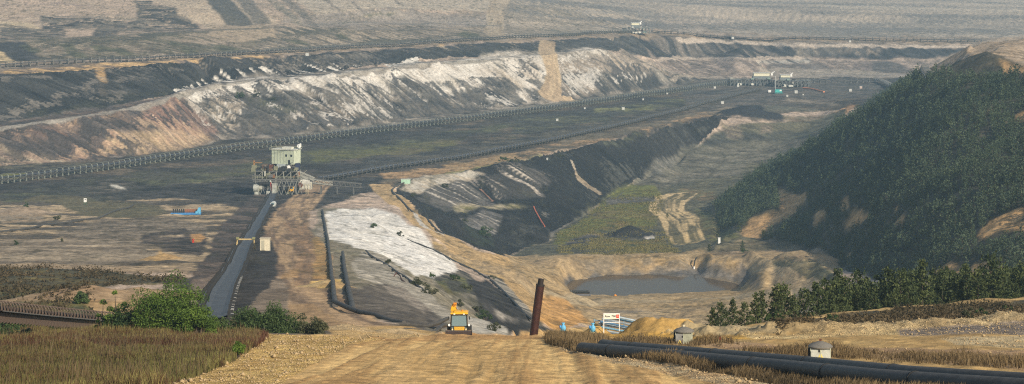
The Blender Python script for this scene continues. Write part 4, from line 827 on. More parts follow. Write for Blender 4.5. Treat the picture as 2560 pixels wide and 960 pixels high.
def conveyor(name, label, px, step, width, hgt, frame, fm, group=None, world=None, bm=BELT, walk=True, limit=100, lin=None):
    w = world or smoothpath(px); p = resample(w, step); c = smoothz(p, hgt)
    if lin: c = [Vector((q.x, q.y, lin[0] + (lin[1] - lin[0]) * i / (len(c) - 1))) for i, q in enumerate(c)]
    root = thing(name, label, 'conveyor', c[0] - Vector((0,0,hgt)), 0, group); o0 = root.location.copy()
    b = MB(); v = []; n = len(c)
    for i in range(n):
        d = (c[min(i+1,n-1)] - c[max(i-1,0)]).normalized(); s = Vector((d.y, -d.x, 0)).normalized()
        for x, z in ((-.5,.18),(-.28,-.05),(.28,-.05),(.5,.18),(.5,.02),(.28,-.2),(-.28,-.2),(-.5,.02)): v.append(c[i] - o0 + s * x * width + Vector((0,0,z)))
    f = []
    for i in range(n-1):
        for k in range(8): f.append((i*8+k, i*8+(k+1)%8, (i+1)*8+(k+1)%8, (i+1)*8+k))
    b.add(v, f); b.build('belt', bm, root)
    if walk:
        for sd, nm in ((1, 'walkway'), (-1, 'handrail')):
            b = MB(); v = []; f = []
            for i in range(n):
                d = (c[min(i+1,n-1)] - c[max(i-1,0)]).normalized(); s = Vector((d.y, -d.x, 0)).normalized() * sd
                for x, z in ((.62,-.3),(.62 + (.7 if sd > 0 else .05) / width,-.3),(.62 + (.7 if sd > 0 else .05) / width,-.38),(.62,-.38)): v.append(c[i] - o0 + s * x * width + Vector((0,0,z)))
            for i in range(n-1):
                for k in range(4): f.append((i*4+k, i*4+(k+1)%4, (i+1)*4+(k+1)%4, (i+1)*4+k))
            b.add(v, f); b.build(nm, STEEL, root)
    me = None; order = sorted(range(n), key=lambda i: c[i].y); near_ = set(order[:limit]); rest = MB()
    fr = frame(); fo = fr.build('support_frame', fm)
    first = True
    for i in range(n):
        d = (c[min(i+1,n-1)] - c[max(i-1,0)]).normalized(); rz = math.atan2(d.y, d.x) - math.pi/2
        if i in near_:
            if first: o = fo; first = False
            else: o = fo.copy(); C.objects.link(o)
            o.parent = root; o.location = c[i] - o0; o.rotation_euler = (0, 0, rz)
        else:
            M_ = Matrix.Translation(c[i] - o0) @ Matrix.Rotation(rz, 4, 'Z'); rest.add([M_ @ Vector(q) for q in fr.v], fr.f)
    if rest.v: o = rest.build('support_frame', fm, root); o['kind'] = 'stuff'
    return root, c
def frame_big(w=3.4, h=2.6, top=1.7):     # arch-shaped carrier frame over the belt with legs and skid
    def mk():
        m = MB(); a = w/2
        for s in (-1, 1):
            m.box(s*a, 0, -h/2 + .3, .26, .34, h + .6); m.box(s*a*1.06, 0, -h + .15, .5, .8, .3)
            m.bar((s*a, 0, .6), (s*a*.8, 0, top), .2)
        m.box(0, 0, top, w*.8, .26, .24); m.box(0, 0, -.45, w, .3, .26); m.box(0, 0, -h + .5, w, .2, .2)
        m.bar((-a, 0, -.2), (0, 0, -h + .6), .12); m.bar((a, 0, -.2), (0, 0, -h + .6), .12)
        m.tube([(a*1.25, -.25, -1.1), (a*1.3, -.1, .2), (a*.95, 0, 1.1)], .2, 5)
        return m
    return mk
def frame_idler(w=3.6, h=1.5):
    def mk():
        m = MB(); a = w/2
        for s in (-1, 1):
            m.box(s*a, 0, -h/2 + .1, .16, .2, h + .3); m.box(s*(a + .25), 0, .12, .5, .22, .22); m.bar((s*a, 0, .2), (s*a, 0, .75), .07)
        m.box(0, 0, -.38, w, .16, .16); m.box(a + 1.0, 0, -.3, .1, .1, 1.4)
        return m
    return mk
IDL = mat('weathered_galvanised_steel', (.42,.42,.40), .5, .2)
OLIVE = mat('grey_green_steel', (.22,.235,.20), .6)
conveyor('belt_conveyor', 'long belt conveyor on arched frames crossing the pit floor behind the drive station', [(-60,470),(0,460),(300,420),(500,390),(700,362),(1000,323),(1280,288),(1650,236),(1830,212)], 4.6, 3.6, 3.0, frame_big(3.6,2.8,1.5), OLIVE)
conveyor('belt_conveyor', 'belt conveyor on the upper bench along the foot of the pale far wall', [(-60,175),(0,168),(400,151),(700,133),(1000,114),(1280,99),(1480,86),(1590,80)], 5.2, 3.4, 2.2, frame_big(3.4,2.0,1.3), mat('bench_frame_steel', (.19,.19,.17), .6))
conveyor('belt_conveyor', 'dark belt conveyor from the big drive station to the far machines', [(800,452),(905,436),(1060,412),(1280,375),(1440,341),(1620,300),(1780,256),(1900,226)], 4.4, 3.6, 2.0, frame_big(3.6,1.8,1.0), mat('dusty_frame_steel', (.12,.115,.10), .65), bm=mat('coal_dust_belt', (.09,.10,.115), .6, sc=.4))
conveyor('belt_conveyor', 'belt conveyor on tall trestles right of the far drive stations', [(2020,208),(2120,207),(2240,206),(2330,206)], 5.5, 3.2, 2.6, frame_big(3.2,2.5,1.4), mat('far_frame_steel', (.17,.175,.17), .6))
conveyor('belt_conveyor', 'distant belt conveyor on the bench above the dark end wall', [(1630,80),(1800,92),(1960,100),(2200,103),(2460,105)], 7, 3.2, 2.2, frame_big(3.2,2.1,1.3), mat('distant_frame_steel', (.13,.14,.14), .6))
inc, incp = conveyor('belt_conveyor', 'wide grey belt conveyor climbing from the drive station towards the bushes', [(684,492),(664,530),(641,575),(615,625),(592,672),(568,725),(553,765),(541,797),(532,818)], 3.0, 2.9, 1.3, frame_idler(3.2,1.3), STEELD)
rb = MB(); rb.lathe([(.05,-.16),(.10,-.16),(.10,.16),(.05,.16)], 0, 0, 0, 8, 'X')
ro = rb.build('return_roller', mat('roller_white', (.66,.66,.62), .5)); o0_ = inc.location.copy(); k_ = 0
for i in sorted(range(len(incp)), key=lambda i: incp[i].y)[:50]:
    d = (incp[min(i+1,len(incp)-1)] - incp[max(i-1,0)]).normalized(); s_ = Vector((d.y, -d.x, 0)).normalized(); rz = math.atan2(d.y, d.x) - math.pi/2
    for sd, dz in ((1, -.25), (-1, .15)):
        if sd < 0 and i % 2: continue
        o = ro if k_ == 0 else ro.copy()
        if k_: C.objects.link(o)
        k_ += 1; o.parent = inc; o.location = incp[i] - o0_ - s_ * (-1.95 * sd if sd < 0 else -1.0) * 1.0 + Vector((0,0,dz)); o.location = incp[i] - o0_ + s_ * (1.95 * sd) + Vector((0,0,dz)); o.rotation_euler = (0,0,rz)
w_ = []
for t in np.linspace(0, 1, 9): u = -30 + 460 * t; w_.append((Xof(u, 200 + 66*t), 200 + 66*t))
def frame_c():
    m = MB()
    for s in (-1, 1):
        m.tube([(s*.62,0,-1.3),(s*.62,0,.35),(s*.45,0,.62),(s*.1,0,.7)], .05, 5); m.box(s*.66, 0, -.7, .1, .1, 1.2)
    m.box(.7, 0, -.8, .05, 1.18, 1.0); m.box(0, 0, -.25, 1.3, .08, .08); m.bar((-.62,0,-.3),(.62,0,-1.1),.05); m.tube([(.66,-.5,-.9),(.66,.5,.1)], .03, 4)
    return m
conveyor('belt_conveyor', 'rusty belt conveyor with hooped frames half hidden by the brown grass at lower left', None, 1.15, 1.0, 1.35, frame_c, mat('rusty_hoop_steel', (.12,.085,.065), .6), world=w_, bm=STEELD, lin=(Zof(786, 196), Zof(812, 264)))
# ---------------------------------------------------------------- drive station machines
def slab_rails(m, x0, x1, y0, y1, z, step=2.2, h=1.1):
    for x in np.arange(x0, x1 + .01, step):
        for y in (y0, y1): m.box(x, y, z + h/2, .12, .12, h)
    for y in (y0, y1): m.box((x0+x1)/2, y, z + h, x1-x0, .1, .1); m.box((x0+x1)/2, y, z + h*.5, x1-x0, .07, .07)
    for x in (x0, x1): m.box(x, (y0+y1)/2, z + h, .1, y1-y0, .1)
def station(loc, label, sc=1., rz=0.):
    t = thing('conveyor_drive_station', label, 'mining machine', loc, rz); t.scale = (sc,)*3
    m = MB()   # legs and undercarriage
    for x, y in ((-10,-5),(-10,5),(-1,-5),(-1,5),(8,-5),(8,5)):
        m = MB(); m.box(x, y, 3.6, .8, .8, 7.2); m.bar((x, y, 7), (x+3, y, 3.6), .35); m.build('leg', STEEL, t)
    m = MB()
    rr = random.Random(4)
    for k in range(26):
        x = rr.uniform(-12, 8); m.box(x, rr.uniform(-5,4), rr.uniform(8.6,10.6), rr.uniform(.8,2.6), 1.4, rr.uniform(.7,2.2))
    m.box(-1.5, 1.5, 9.4, 20, 7, 3); m.build('machinery', mat('machinery_grey', (.085,.085,.08), .6, sc=.5), t)
    for k in range(14):
        m = MB(); x = rr.uniform(-9, 8.5); m.box(x, rr.uniform(-4,4), rr.uniform(12.2,13.8), rr.uniform(.8,3), 1.4, rr.uniform(.8,2.6)); m.build('gear', mat('gear_brown', (.12,.085,.06), .6, sc=.5), t)
    m = MB(); m.box(-1.5, 0, 7.6, 23.5, 12.5, .7); m.box(-1.5, -5.8, 7, 23, .4, 1); m.build('lower_deck', STEEL, t)
    m = MB(); m.box(-2, 0, 11.4, 22, 11.5, .4); m.box(-11.5, -3, 9.6, 4, 6, .4); m.box(0, -2, 4.2, 16, 6, .5); m.box(-8, -2, 12.6, 3.4, 4, .3); m.build('upper_deck', STEEL, t)
    m = MB()
    for x in np.arange(-12, 9.1, 3.5):
        for y in (-5.6, 5.6): m.box(x, y, 9.5, .35, .35, 3.8); m.bar((x, y, 8), (x + 3.4, y, 11.2), .22)
    for x in (-4.5, 0, 4.5, 8.2):
        for y in (-4.5, 4.5): m.box(x, y, 13.1, .4, .4, 3.4)
        m.bar((x, -4.5, 11.6), (x - 3, -4.5, 14.6), .2)
    m.build('truss', mat('truss_steel', (.30,.30,.26), .6), t)
    m = MB(); slab_rails(m, -13, 10, -6.1, 6.1, 7.9); slab_rails(m, -12.4, 8.4, -5.6, 5.6, 11.6); slab_rails(m, -5, 10, -5.2, 5.2, 22.0, 2.5, .9); m.build('railing', mat('railing_paint', (.36,.37,.25), .6), t)
    m = MB(); m.box(2.6, .2, 18.3, 12.2, 7.4, 7.0).rot(2.6,.2,-.38).build('house', GREENP, t, bevel=.08)
    m = MB()
    for k in range(8): m.box(-3.3 + k*1.7, -3.55, 18.3, .09, .14, 6.6)
    m.rot(2.6,.2,-.38).build('wall_rib', mat('rib_green_paint', (.40,.44,.33), .6), t)
    m = MB(); m.box(2.6, .2, 22.0, 12.9, 8.1, .35); m.box(3.5, .5, 22.6, 5, 3, .9); m.rot(2.6,.2,-.38).build('roof', PALE, t)
    m = MB(); m.tube([(9.0,-2,22.6),(9.6,-2,24.4),(10.2,-2,24.6)], .5, 8); m.lathe([(.2,-1),(1.0,-.9),(1.0,.5),(.3,.6)], 9.2, -1, 23.6, 12, 'Y'); m.build('crane', WHITE, t)
    for bx in ((4.6,19.2,1),(7.4,19.2,1),(6.2,16,2)): m = MB(); m.box(bx[0],-3.56,bx[1],.9,.14,bx[2]); m.rot(2.6,.2,-.38).build('window', mat('dark_glass', (.03,.035,.04), .3), t)
    if 0: m.build('window', mat('dark_glass', (.03,.035,.04), .3), t)
    for k in range(34):
        x = rr.uniform(-13, 9.5); z = rr.choice((rr.uniform(.6,6.5), rr.uniform(8.6,10.8), rr.uniform(12,14))); w0, h0 = rr.uniform(.5,2.6), rr.uniform(.4,2.4)
        m = MB(); m.box(x, rr.uniform(-6.4,-4.6), z, w0, 1.0, h0)
        if rr.random() < .5: m.bar((x, -5.5, z), (x + rr.uniform(-4,4), -5.5, z + rr.uniform(-2.5,3)), .2)
        m.build('equipment', rr.choice((STEELD, STEELD, STEEL, mat('olive_part', (.20,.20,.13), .6), mat('rust_part', (.20,.10,.05), .7), mat('pale_part', (.42,.42,.37), .6))), t)
    for k in range(9):
        x = -12 + k * 2.6; m = MB(); m.bar((x,-6.2,.2),(x+2.4,-6.2,7.2),.28); m.bar((x+2.4,-6.2,.2),(x,-6.2,7.2),.2); m.build('lattice', mat('lattice_steel', (.26,.265,.24), .6), t)
    for xa, xb, za, zb2, nm in ((8,17,12,8.2,'side_boom'),(10,26,8.4,6.2,'side_boom')):
        m = MB()
        for y in (-5.4,-2.6):
            m.bar((xa,y,za),(xb,y,zb2),.3); m.bar((xa,y,za-1.8),(xb,y,zb2-1.4),.3)
            for q in range(6): f0, f1 = q/6, (q+1)/6; m.bar((xa+(xb-xa)*f0,y,za+(zb2-za)*f0),(xa+(xb-xa)*f1,y,za-1.8+(zb2-za+.4)*f1),.18)
        m.build(nm, mat('pale_boom', (.34,.34,.30), .6), t)
    m = MB(); m.box(.6, -3.4, 13.3, 4.2, 2.4, 3.2); m.build('cabin', mat('grey_cabin', (.30,.34,.35), .5), t)
    m = MB(); m.lathe([(.3,-.9),(1.3,-.9),(1.3,.9),(.3,.9)], 4.0, -4.6, 13.2, 14, 'Y'); m.build('drum', WHITE, t)
    m = MB(); m.box(-4.4, -3.8, 13.2, 2.2, 2, 3); m.box(-6.2,-4.2,12.6,1.4,1.6,1.8); m.build('motor', RUST, t)
    m = MB(); m.box(8.6,-3.6,13.6,2.2,3,3.6); m.build('switch_cabinet', mat('dark_blue_cabinet', (.03,.04,.08), .5), t)
    m = MB()
    for x in (-12.6, -12.2): m.box(x, -5.7, 14.2, .3, .3, 5.4)
    m.box(-10.5,-5.7,15.8,4,.3,.3); m.build('mast', mat('orange_mast', (.36,.18,.06), .6), t)
    m = MB()   # left and right pulley towers beside the incline belt
    m.lathe([(.4,-1.2),(1.9,-1.2),(1.9,1.2),(.4,1.2)], -11.4, -6.6, 3.4, 16, 'X'); m.lathe([(.4,-1),(1.1,-1),(1.1,1),(.4,1)], -11, -7, .9, 12, 'X'); m.box(-10.6,-6.8,2.6,1.2,1.4,5); m.build('pulley', mat('dusty_machine_paint', (.36,.37,.33), .6, sc=.8, var=.5), t)
    m = MB(); m.box(-2.4,-7,3.2,2.2,2.4,5.4); m.tube([(-4.6,-6.6,7.2),(-3.6,-7.2,1.2)], .6, 8); m.lathe([(.3,-.8),(1.2,-.8),(1.2,.8),(.3,.8)], -5.4,-7,.9,12,'X'); m.build('gearbox', mat('dusty_machine_paint', (.36,.37,.33), .6), t)
    m = MB(); m.tube([(-4.3,-7.3,6.4),(-3.4,-7.6,1.6)], .3, 6); m.build('brace', RED, t)
    m = MB(); m.box(-7,-6.4,6,5.6,3,1.2); m.build('chute', STEELD, t)
    m = MB(); m.lathe([(.4,-2.6),(2.6,-2.6),(2.6,2.6),(.4,2.6)], 12.2,-3.5,5.6,18,'X'); m.box(13,-3.5,4.6,5.6,4.6,3.6); m.build('drum_housing', mat('dusty_housing', (.46,.45,.40), .6, sc=.8, var=.4), t)
    m = MB(); m.lathe([(.1,-.1),(1.2,-.1),(1.2,.1),(.1,.1)], 10.2,-6.0,5.0,14,'Y'); m.build('hatch', RUST, t)
    m = MB()
    for x in (11,12.5,14,15.5): m.box(x,-5.95,4.6,.22,.2,3)
    m.box(13,-6.3,1.8,.2,.2,3.6); m.box(14,-6.3,1.8,.2,.2,3.6); m.build('ladder', mat('ladder_yellow', (.5,.46,.3), .6), t)
    m = MB()   # loading boom towards the floor conveyor
    for y in (-3.6,-1.2):
        m.bar((14.5,y,7.6),(40,y,5.2),.4); m.bar((14.5,y,5.4),(40,y,3.4),.4)
        for k in range(10): m.bar((15+k*2.5,y,5.3-k*.2),(16.2+k*2.5,y,7.4-k*.22),.22); m.bar((17.4+k*2.5,y,5.1-k*.2),(16.2+k*2.5,y,7.4-k*.22),.22)
    for x in (20,28,36): m.box(x,-2.4,1.9,.5,3,4)
    m.build('boom', mat('boom_grey', (.11,.11,.105), .6), t)
    return t
base = at(702, 484); base.z = G(base.x, base.y)
station(base, 'big conveyor drive station with pale green house at the head of the grey belt', .97)
# station pair and the distant one
def small_station(loc, label, hw, hh, arms):
    t = thing('conveyor_drive_station', label, 'mining machine', loc)
    m = MB(); rr = random.Random(label)
    for x in np.arange(-arms[0], arms[1] + .1, 3.2):
        for y in (-4, 4): m.box(x, y, 3.6, .5, .5, 7.2)
        m.bar((x,-4,.5),(x+3,-4,7),.35); m.bar((x,4,.5),(x+3,4,7),.3)
    m.box((arms[1]-arms[0])/2, 0, 7.3, arms[0]+arms[1], 9, .6); m.box((arms[1]-arms[0])/2, 0, 3.6, arms[0]+arms[1], 8, .4)
    m.build('frame', mat('far_steel', (.15,.165,.165), .6), t)
    t.scale = (1, 1, .72)
    for k in range(14):
        m = MB(); x = rr.uniform(-arms[0], arms[1]); m.box(x, rr.uniform(-5,3), rr.uniform(.8,9.5), rr.uniform(1,3.4), 2, rr.uniform(.6,2.4)); m.build('equipment', rr.choice((STEEL, STEELD, mat('far_green', (.22,.30,.26), .6), mat('far_dull', (.33,.32,.28), .6))), t)
    m = MB(); slab_rails(m, -arms[0], arms[1], -4.4, 4.4, 7.6, 3.6, 1.1); m.build('railing', mat('far_rail', (.26,.27,.23), .6), t)
    m = MB(); m.box(0, 0, 9.6, hw*1.1, 7, 3.6); m.build('machinery', mat('far_machinery', (.17,.20,.21), .6), t)
    m = MB(); m.box(0, 0, 11.4 + hh/2, hw, 7.5, hh); m.build('house', mat('far_cream_house', (.72,.69,.52), .6), t)
    m = MB(); m.box(0, 0, 11.5 + hh, hw + .8, 8.2, .35); m.build('roof', PALE, t)
    m = MB(); m.box(hw*.66, -2, 13.5, 1.6, 2, 2.6); m.tube([(hw*.6,-2,14.6),(hw*.85,-2,16.8)], .5, 6); m.build('crane', WHITE, t)
    for k in range(4):
        x = rr.uniform(-arms[0]*.9, arms[1]*.9); m = MB(); m.box(x, -4.5, rr.choice((1.5, 4.6, 8.8)), rr.uniform(2, 4), 1.6, rr.uniform(1.2, 2.4)); m.build('cabinet', rr.choice((PALE, STEEL, mat('far_green', (.22,.30,.26), .6))), t)
    m = MB()
    for k in range(3): m = MB(); m.lathe([(.3,-.6),(1.3,-.6),(1.3,.6),(.3,.6)], rr.uniform(-arms[0], arms[1]), -5, 2, 10, 'Y'); m.build('pulley', PALE, t)
    return t
p = at(1903, 214); small_station(p, 'far drive station with cream house, left one of the pair behind the pit floor', 13.5, 3.6, (27, 10))
p = at(1962, 217); small_station(p, 'far drive station with flat cream house, beside the turquoise vehicle', 7.8, 2.6, (9, 22))
p = at(1588, 82); small_station(p, 'most distant drive station, standing on the upper bench', 7.4, 3.0, (12, 14))
# ---------------------------------------------------------------- small cabins, signs and vehicles on the pit floor
def cabin(u, v, w_, h_, d_, m_, label, name='cabin', cat='cabin', doors=True, rz=0., group=None):
    p = at(u, v); t = thing(name, label, cat, p, rz, group)
    b = MB(); b.box(0,0,h_/2+.15,w_,d_,h_); b.build('wall', m_, t)
    b = MB(); b.box(0,0,h_+.2,w_+.25,d_+.25,.14); b.build('roof', PALE if m_ is not CREAM else mat('cream_roof', (.5,.44,.32), .7), t)
    b = MB(); b.box(0,0,.02,w_+.1,d_+.1,.3); b.build('base', CONC, t)
    if doors: b = MB(); b.box(-w_*.18,-d_/2-.03,h_*.48+.15,w_*.32,.06,h_*.8); b.build('door', mat('dull_door', (.42,.40,.31), .6) if m_ is CREAM else STEEL, t)
    return t
c_ = cabin(663, 629, 2.3, 2.9, 2.2, CREAM, 'beige upright equipment cabin beside the grey incline belt'); 
cabin(905, 433, 1.6, 1.5, 1.4, WHITE, 'larger bright white box on the conveyor right of the big drive station', 'equipment_box', 'box', False); cabin(881, 435, 1.1, 1.1, 1., WHITE, 'small white box between the drive station and the larger white box', 'equipment_box', 'box', False)
cabin(1014, 458, 4.6, 2.2, 2.4, mat('mint_green_paint', (.36,.56,.42), .6), 'mint green flat container at the head of the white sand slope', 'container', 'container', False, .1)
cabin(1798, 612, 1.0, 2.4, 1., WHITE, 'white narrow cabinet standing alone in the valley beside two shrubs', 'cabinet', 'cabinet', False)
for u, v, w0_, lb in ((1393,300,2.4,'white cabinet on the floor between the two long conveyors, nearest one'),(1462,270,2.0,'white cabinet at the long conveyor below the dirt ramp'),(1558,272,3.2,'white cabin in the green patch between the two conveyors'),(1608,248,1.9,'small white cabinet under the grey slope, left of a similar one'),(1668,232,1.9,'small white cabinet under the grey slope, right of a similar one'),(1771,256,2.3,'white cabinet on the dark conveyor, left one of two close together'),(1806,258,3.4,'white cabin beside the dark conveyor, right one of two close together'),(1845,215,3,'pale cabin just in front of the left far drive station'),(1787,218,3,'grey cabin on the dark floor left of the far machines'),(1990,230,4,'low pale cabin right of the turquoise vehicle'),(1968,240,2.4,'small pale cabinet beneath the turquoise vehicle, at the end of a sandy track'),(2008,236,1.6,'tiny white cabinet under the orange hose'),(2126,226,3.6,'white domed cabin on the floor in front of the trestle conveyor'),(2152,218,3.4,'reddish white cabin nearest the forested hill'),(1524,90,3.2,'white cabin on the upper bench left of the most distant station'),(1832,97,4,'white cabin on the far bench conveyor'),(2125,103,3,'tiny white cabinet on the far bench above the end wall'),(768,135,3.6,'white cabinets group at the upper bench conveyor, left'),(835,122,1.8,'upright white cabinet at the upper bench conveyor'),(1368,388,1.6,'small pale cabinet at the edge of the coal slope')):
    w0_ *= .62; cabin(u, v + 3, w0_, w0_*.85, w0_*.8, mat('hazed_white', (.55,.55,.52), .6) if 'reddish' not in lb else mat('reddish_white', (.55,.42,.36), .6), lb, 'cabin' if 'cabin ' in lb else 'cabinet', 'cabin', False, group='small cabins across the pit floor')  # white toned down in the colour itself to stand in for distance haze
# white sign box on green legs
p = at(213, 510); t = thing('marker_board', 'white marker board with black dot on green legs on the left flats', 'sign', p)
b = MB(); b.box(0,0,2.0,1.25,.12,1.7); b.build('board', WHITE, t); b = MB(); b.lathe([(.05,-.09),(.26,-.09),(.26,-.07)], 0,0,2.35,12,'Y'); b.build('dot', RUB, t)
b = MB(); b.box(-.45,0,.6,.16,.14,1.3); b.build('leg', mat('leg_green', (.04,.16,.08), .6), t); b = MB(); b.box(.45,0,.6,.16,.14,1.3); b.build('leg', mat('leg_green', (.04,.16,.08), .6), t)
# blue open skid
p = at(465, 537); t = thing('transport_skid', 'blue transport skid with rusty side and tall right end on the left flats', 'skid', p, .05)
b = MB(); b.box(0,0,.45,11.6,3,.45); b.build('floor_frame', BLUE, t); b = MB(); b.box(5.2,0,1.5,.9,3,2.4); b.box(4.4,0,.95,1.2,3,1.0); b.add([(3.9,-1.45,.6),(4.8,-1.45,.6),(4.8,-1.45,2.6),(3.9,1.45,.6),(4.8,1.45,.6),(4.8,1.45,2.6)], [(0,1,2),(3,5,4),(0,2,5,3),(0,3,4,1),(1,4,5,2)]); b.build('end_board', LBLUE, t)
b = MB()
for k in range(8): b.box(-.3+k*.62,1.2,1.45,.5,.14,1.3)
b.build('side_panel', mat('rusty_panel', (.25,.10,.05), .7), t)
b = MB()
for k in range(6): b.box(-5+k*.8,1.2,1.4,.6,.14,1.5)
b.build('side_panel', STEELD, t)
b = MB(); b.tube([(-5.6,-1.3,.2),(-5.6,1.3,.2)], .3, 8); b.build('roller', RUST, t)
# yellow truck by the station
p = at(724, 480); t = thing('loader_truck', 'small orange yellow work vehicle parked under the drive station', 'vehicle', p)
b = MB(); b.box(.6,0,1.9,3.0,2.4,2.6); b.build('body', YEL, t, bevel=.1); b = MB(); b.box(-1.9,0,1.3,2.0,2.2,1.2); b.build('load_bed', STEELD, t); b = MB(); b.box(1.3,-1.22,2.4,1.2,.05,.9); b.build('window', GLASS, t)
for x in (-2,1.4): b = MB(); b.lathe([(.1,-.2),(.55,-.2),(.55,.2),(.1,.2)], x,-1.1,.55,12,'Y'); b.build('wheel', RUB, t)
p = at(683, 517); t = thing('service_van', 'small pale machine with rounded top beside the head of the incline belt', 'vehicle', p)
b = MB(); b.tube([(0,-1.8,1.2),(0,1.8,1.2)], 1.2, 12); b.build('body', mat('grey_white', (.5,.52,.5), .5), t, True); b = MB(); b.box(0,-1.9,1.6,1.2,.1,.9); b.build('window', GLASS, t); b = MB(); b.box(0,0,.25,2.6,3.6,.4); b.build('chassis', STEEL, t)
p = at(1946, 234); t = thing('crawler_crane', 'turquoise vehicle with thin mast in front of the far drive stations', 'vehicle', p)
b = MB(); b.box(0,0,2.2,5.4,3,2.2); b.build('body', TEAL, t); b = MB(); b.box(0,0,.6,6.6,3.4,1.0); b.build('track', mat('teal_dark', (.05,.2,.2), .7), t); b = MB(); b.box(-2.4,0,8,.3,.3,12); b.build('mast', mat('mast_grey', (.5,.52,.5), .6), t); b = MB(); b.box(1.6,-1.52,2.6,1.6,.05,1); b.build('window', WHITE, t)
p = at(1924, 233); t = thing('fork_lift', 'small white vehicle just left of the turquoise one', 'vehicle', p)
b = MB(); b.box(0,0,1.6,2.4,2,2); b.build('body', WHITE, t); b = MB(); b.box(0,0,.4,3,2.2,.7); b.build('chassis', STEELD, t)
# belt bridge over the incline
i0_ = min(range(len(incp)), key=lambda k: abs(incp[k].y - ray(607, 628)[1])); cpt = incp[i0_]
t = thing('cross_gantry', 'yellowish pipe gantry spanning the grey incline belt', 'gantry', (cpt.x, cpt.y, cpt.z - 1.5))
b = MB(); b.box(0,0,3.0,4.4,.45,.32); b.build('beam', mat('ochre_paint', (.5,.38,.18), .6), t)
for s in (-1,1): b = MB(); b.box(s*2.1,0,1.4,.25,.3,3.2); b.bar((s*2.1,0,3),(s*2.6,-.3,-.2),.16); b.build('leg', mat('ochre_paint', (.5,.38,.18), .6), t); 
b = MB(); b.box(2.0,-.1,3.3,.7,.7,.5); b.box(-2.0,-.1,3.3,.7,.7,.5); b.build('lamp_box', mat('olive_box', (.25,.25,.12), .6), t)
# red machine part on the left flats, small red thing at the kiosk
p = at(483, 606); t = thing('pump', 'small red pump on the sand of the left flats', 'pump', p); b = MB(); b.box(0,0,.5,.5,.5,.8); b.lathe([(.1,0),(.3,0),(.3,.3),(.1,.4)],0,0,.8,10); b.build('housing', RED, t); b = MB(); b.tube([(-.5,0,.3),(-.2,0,.5)],.12,8); b.build('pipe_stub', STEEL, t)
# ---------------------------------------------------------------- pipelines on the ground
def pipeline(label, px, r, m=BLACKP, name='pipeline', zoff=0., step=6., n=10, seams=None, world=None, cat='pipe', group=None, sag=2, tops=None):
    w = world or smoothpath(px, 2); p = resample(w, step) + [w[-1]]; c = smoothz(p, r*.9 + zoff, sag)
    if tops: c = [Vector((x, y, float(np.interp(-y, [-a for a, b in tops], [b for a, b in tops])) + zoff)) for x, y in p]
    root = thing(name, label, cat, c[0], 0, group); o0 = c[0].copy()
    b = MB(); b.tube([q - o0 for q in c], r, n); b.build('pipe', m, root, True)
    if seams:
        for i in range(seams//2, len(c) - 1, seams):
            d = (c[i+1] - c[i-1]).normalized(); b = MB(); b.tube([c[i]-o0-d*.07, c[i]-o0+d*.07], r*1.07, n); b.build('flange', mat('dull_black', (.018,.018,.018), .7), root, True)
    return root
pipeline('long black pipeline running down the left edge of the white sand slope', [(806,527),(815,575),(822,620),(828,680),(834,735),(838,772)], .38, seams=6, sag=1)
pipeline('shorter black pipeline beside the yellow sand heap, right of the long one', [(857,640),(862,680),(872,735),(882,780)], .40, seams=5)
pipeline('black pipeline lying along the road edge, joining the two descending pipes', [(836,774),(880,785),(930,793),(985,803),(1010,806)], .30, seams=5)
pipeline('pair end of black pipeline left of the yellow loader, rear tube', [(1000,815),(1050,823),(1118,832)], .22, zoff=.25)
pipeline('black pipeline end left of the yellow loader, front tube', [(1010,823),(1060,831),(1116,836)], .22)
pipeline('thin dark pipe crossing the lower edge of the white sand', [(915,632),(945,648),(970,668),(1020,700),(1062,728)], .22, n=6)
pipeline('thin dark pipe below the tan haul road, ending in the bushy gully', [(1018,594),(1080,625),(1150,662),(1210,695),(1250,722),(1300,770),(1330,806)], .30, n=6)
pipeline('dark pipe along the left edge of the coal slope rim', [(1030,452),(985,465),(978,480),(1005,505),(1050,540),(1112,592)], .38, n=6)
pipeline('dark hose winding over the left flats', [(-40,590),(0,584),(60,575),(120,562),(180,556),(240,547),(290,530),(335,514)], .38, n=6)
pipeline('bent brown branch of pipe on the sand below the white slope', [(976,694),(996,690),(1006,702),(1030,712)], .12, n=5, m=RUST, name='hose', cat='hose')
pipeline('red hose pair hanging down the coal face', [(1334,516),(1342,532),(1352,548),(1362,566)], .35, m=mat('red_hose', (.5,.14,.07), .6), name='hose', n=6, cat='hose', zoff=.4)
pipeline('orange hose trailing from the far machines to the right', [(2008,222),(2030,224),(2060,232)], .7, m=mat('orange_hose', (.7,.28,.14), .6), name='hose', n=6, cat='hose')
# foreground twin pipeline
fp = [(1455,884),(1547,893),(1735,913),(1969,940),(2204,969),(2400,988),(2560,999)]
fw = [ray(u, v) for u, v in fp]; tps = [(y, Zof(vt, y) - .45) for (x, y), vt in zip(fw, (856,863,879,900,923,936,946))]; dx = fw[-1][0]-fw[-2][0]; dy = fw[-1][1]-fw[-2][1]; fw.append((fw[-1][0]+dx*1.2, fw[-1][1]+dy*1.2)); tps.append((fw[-1][1], tps[-1][1] + (tps[-1][1]-tps[-2][1])/(tps[-1][0]-tps[-2][0])*(fw[-1][1]-tps[-1][0])))
pipeline('front one of two long black pipelines at the lower right, nearest the camera', None, .45, world=fw, step=2., n=28, seams=6, tops=tps)
bw = [(x + 1.55, y + .4) for i, (x, y) in enumerate(fw)]
pipeline('rear one of two long black pipelines at the lower right, in front of the kiosks', None, .45, world=bw, step=2., n=28, seams=7, zoff=.16, tops=tps)
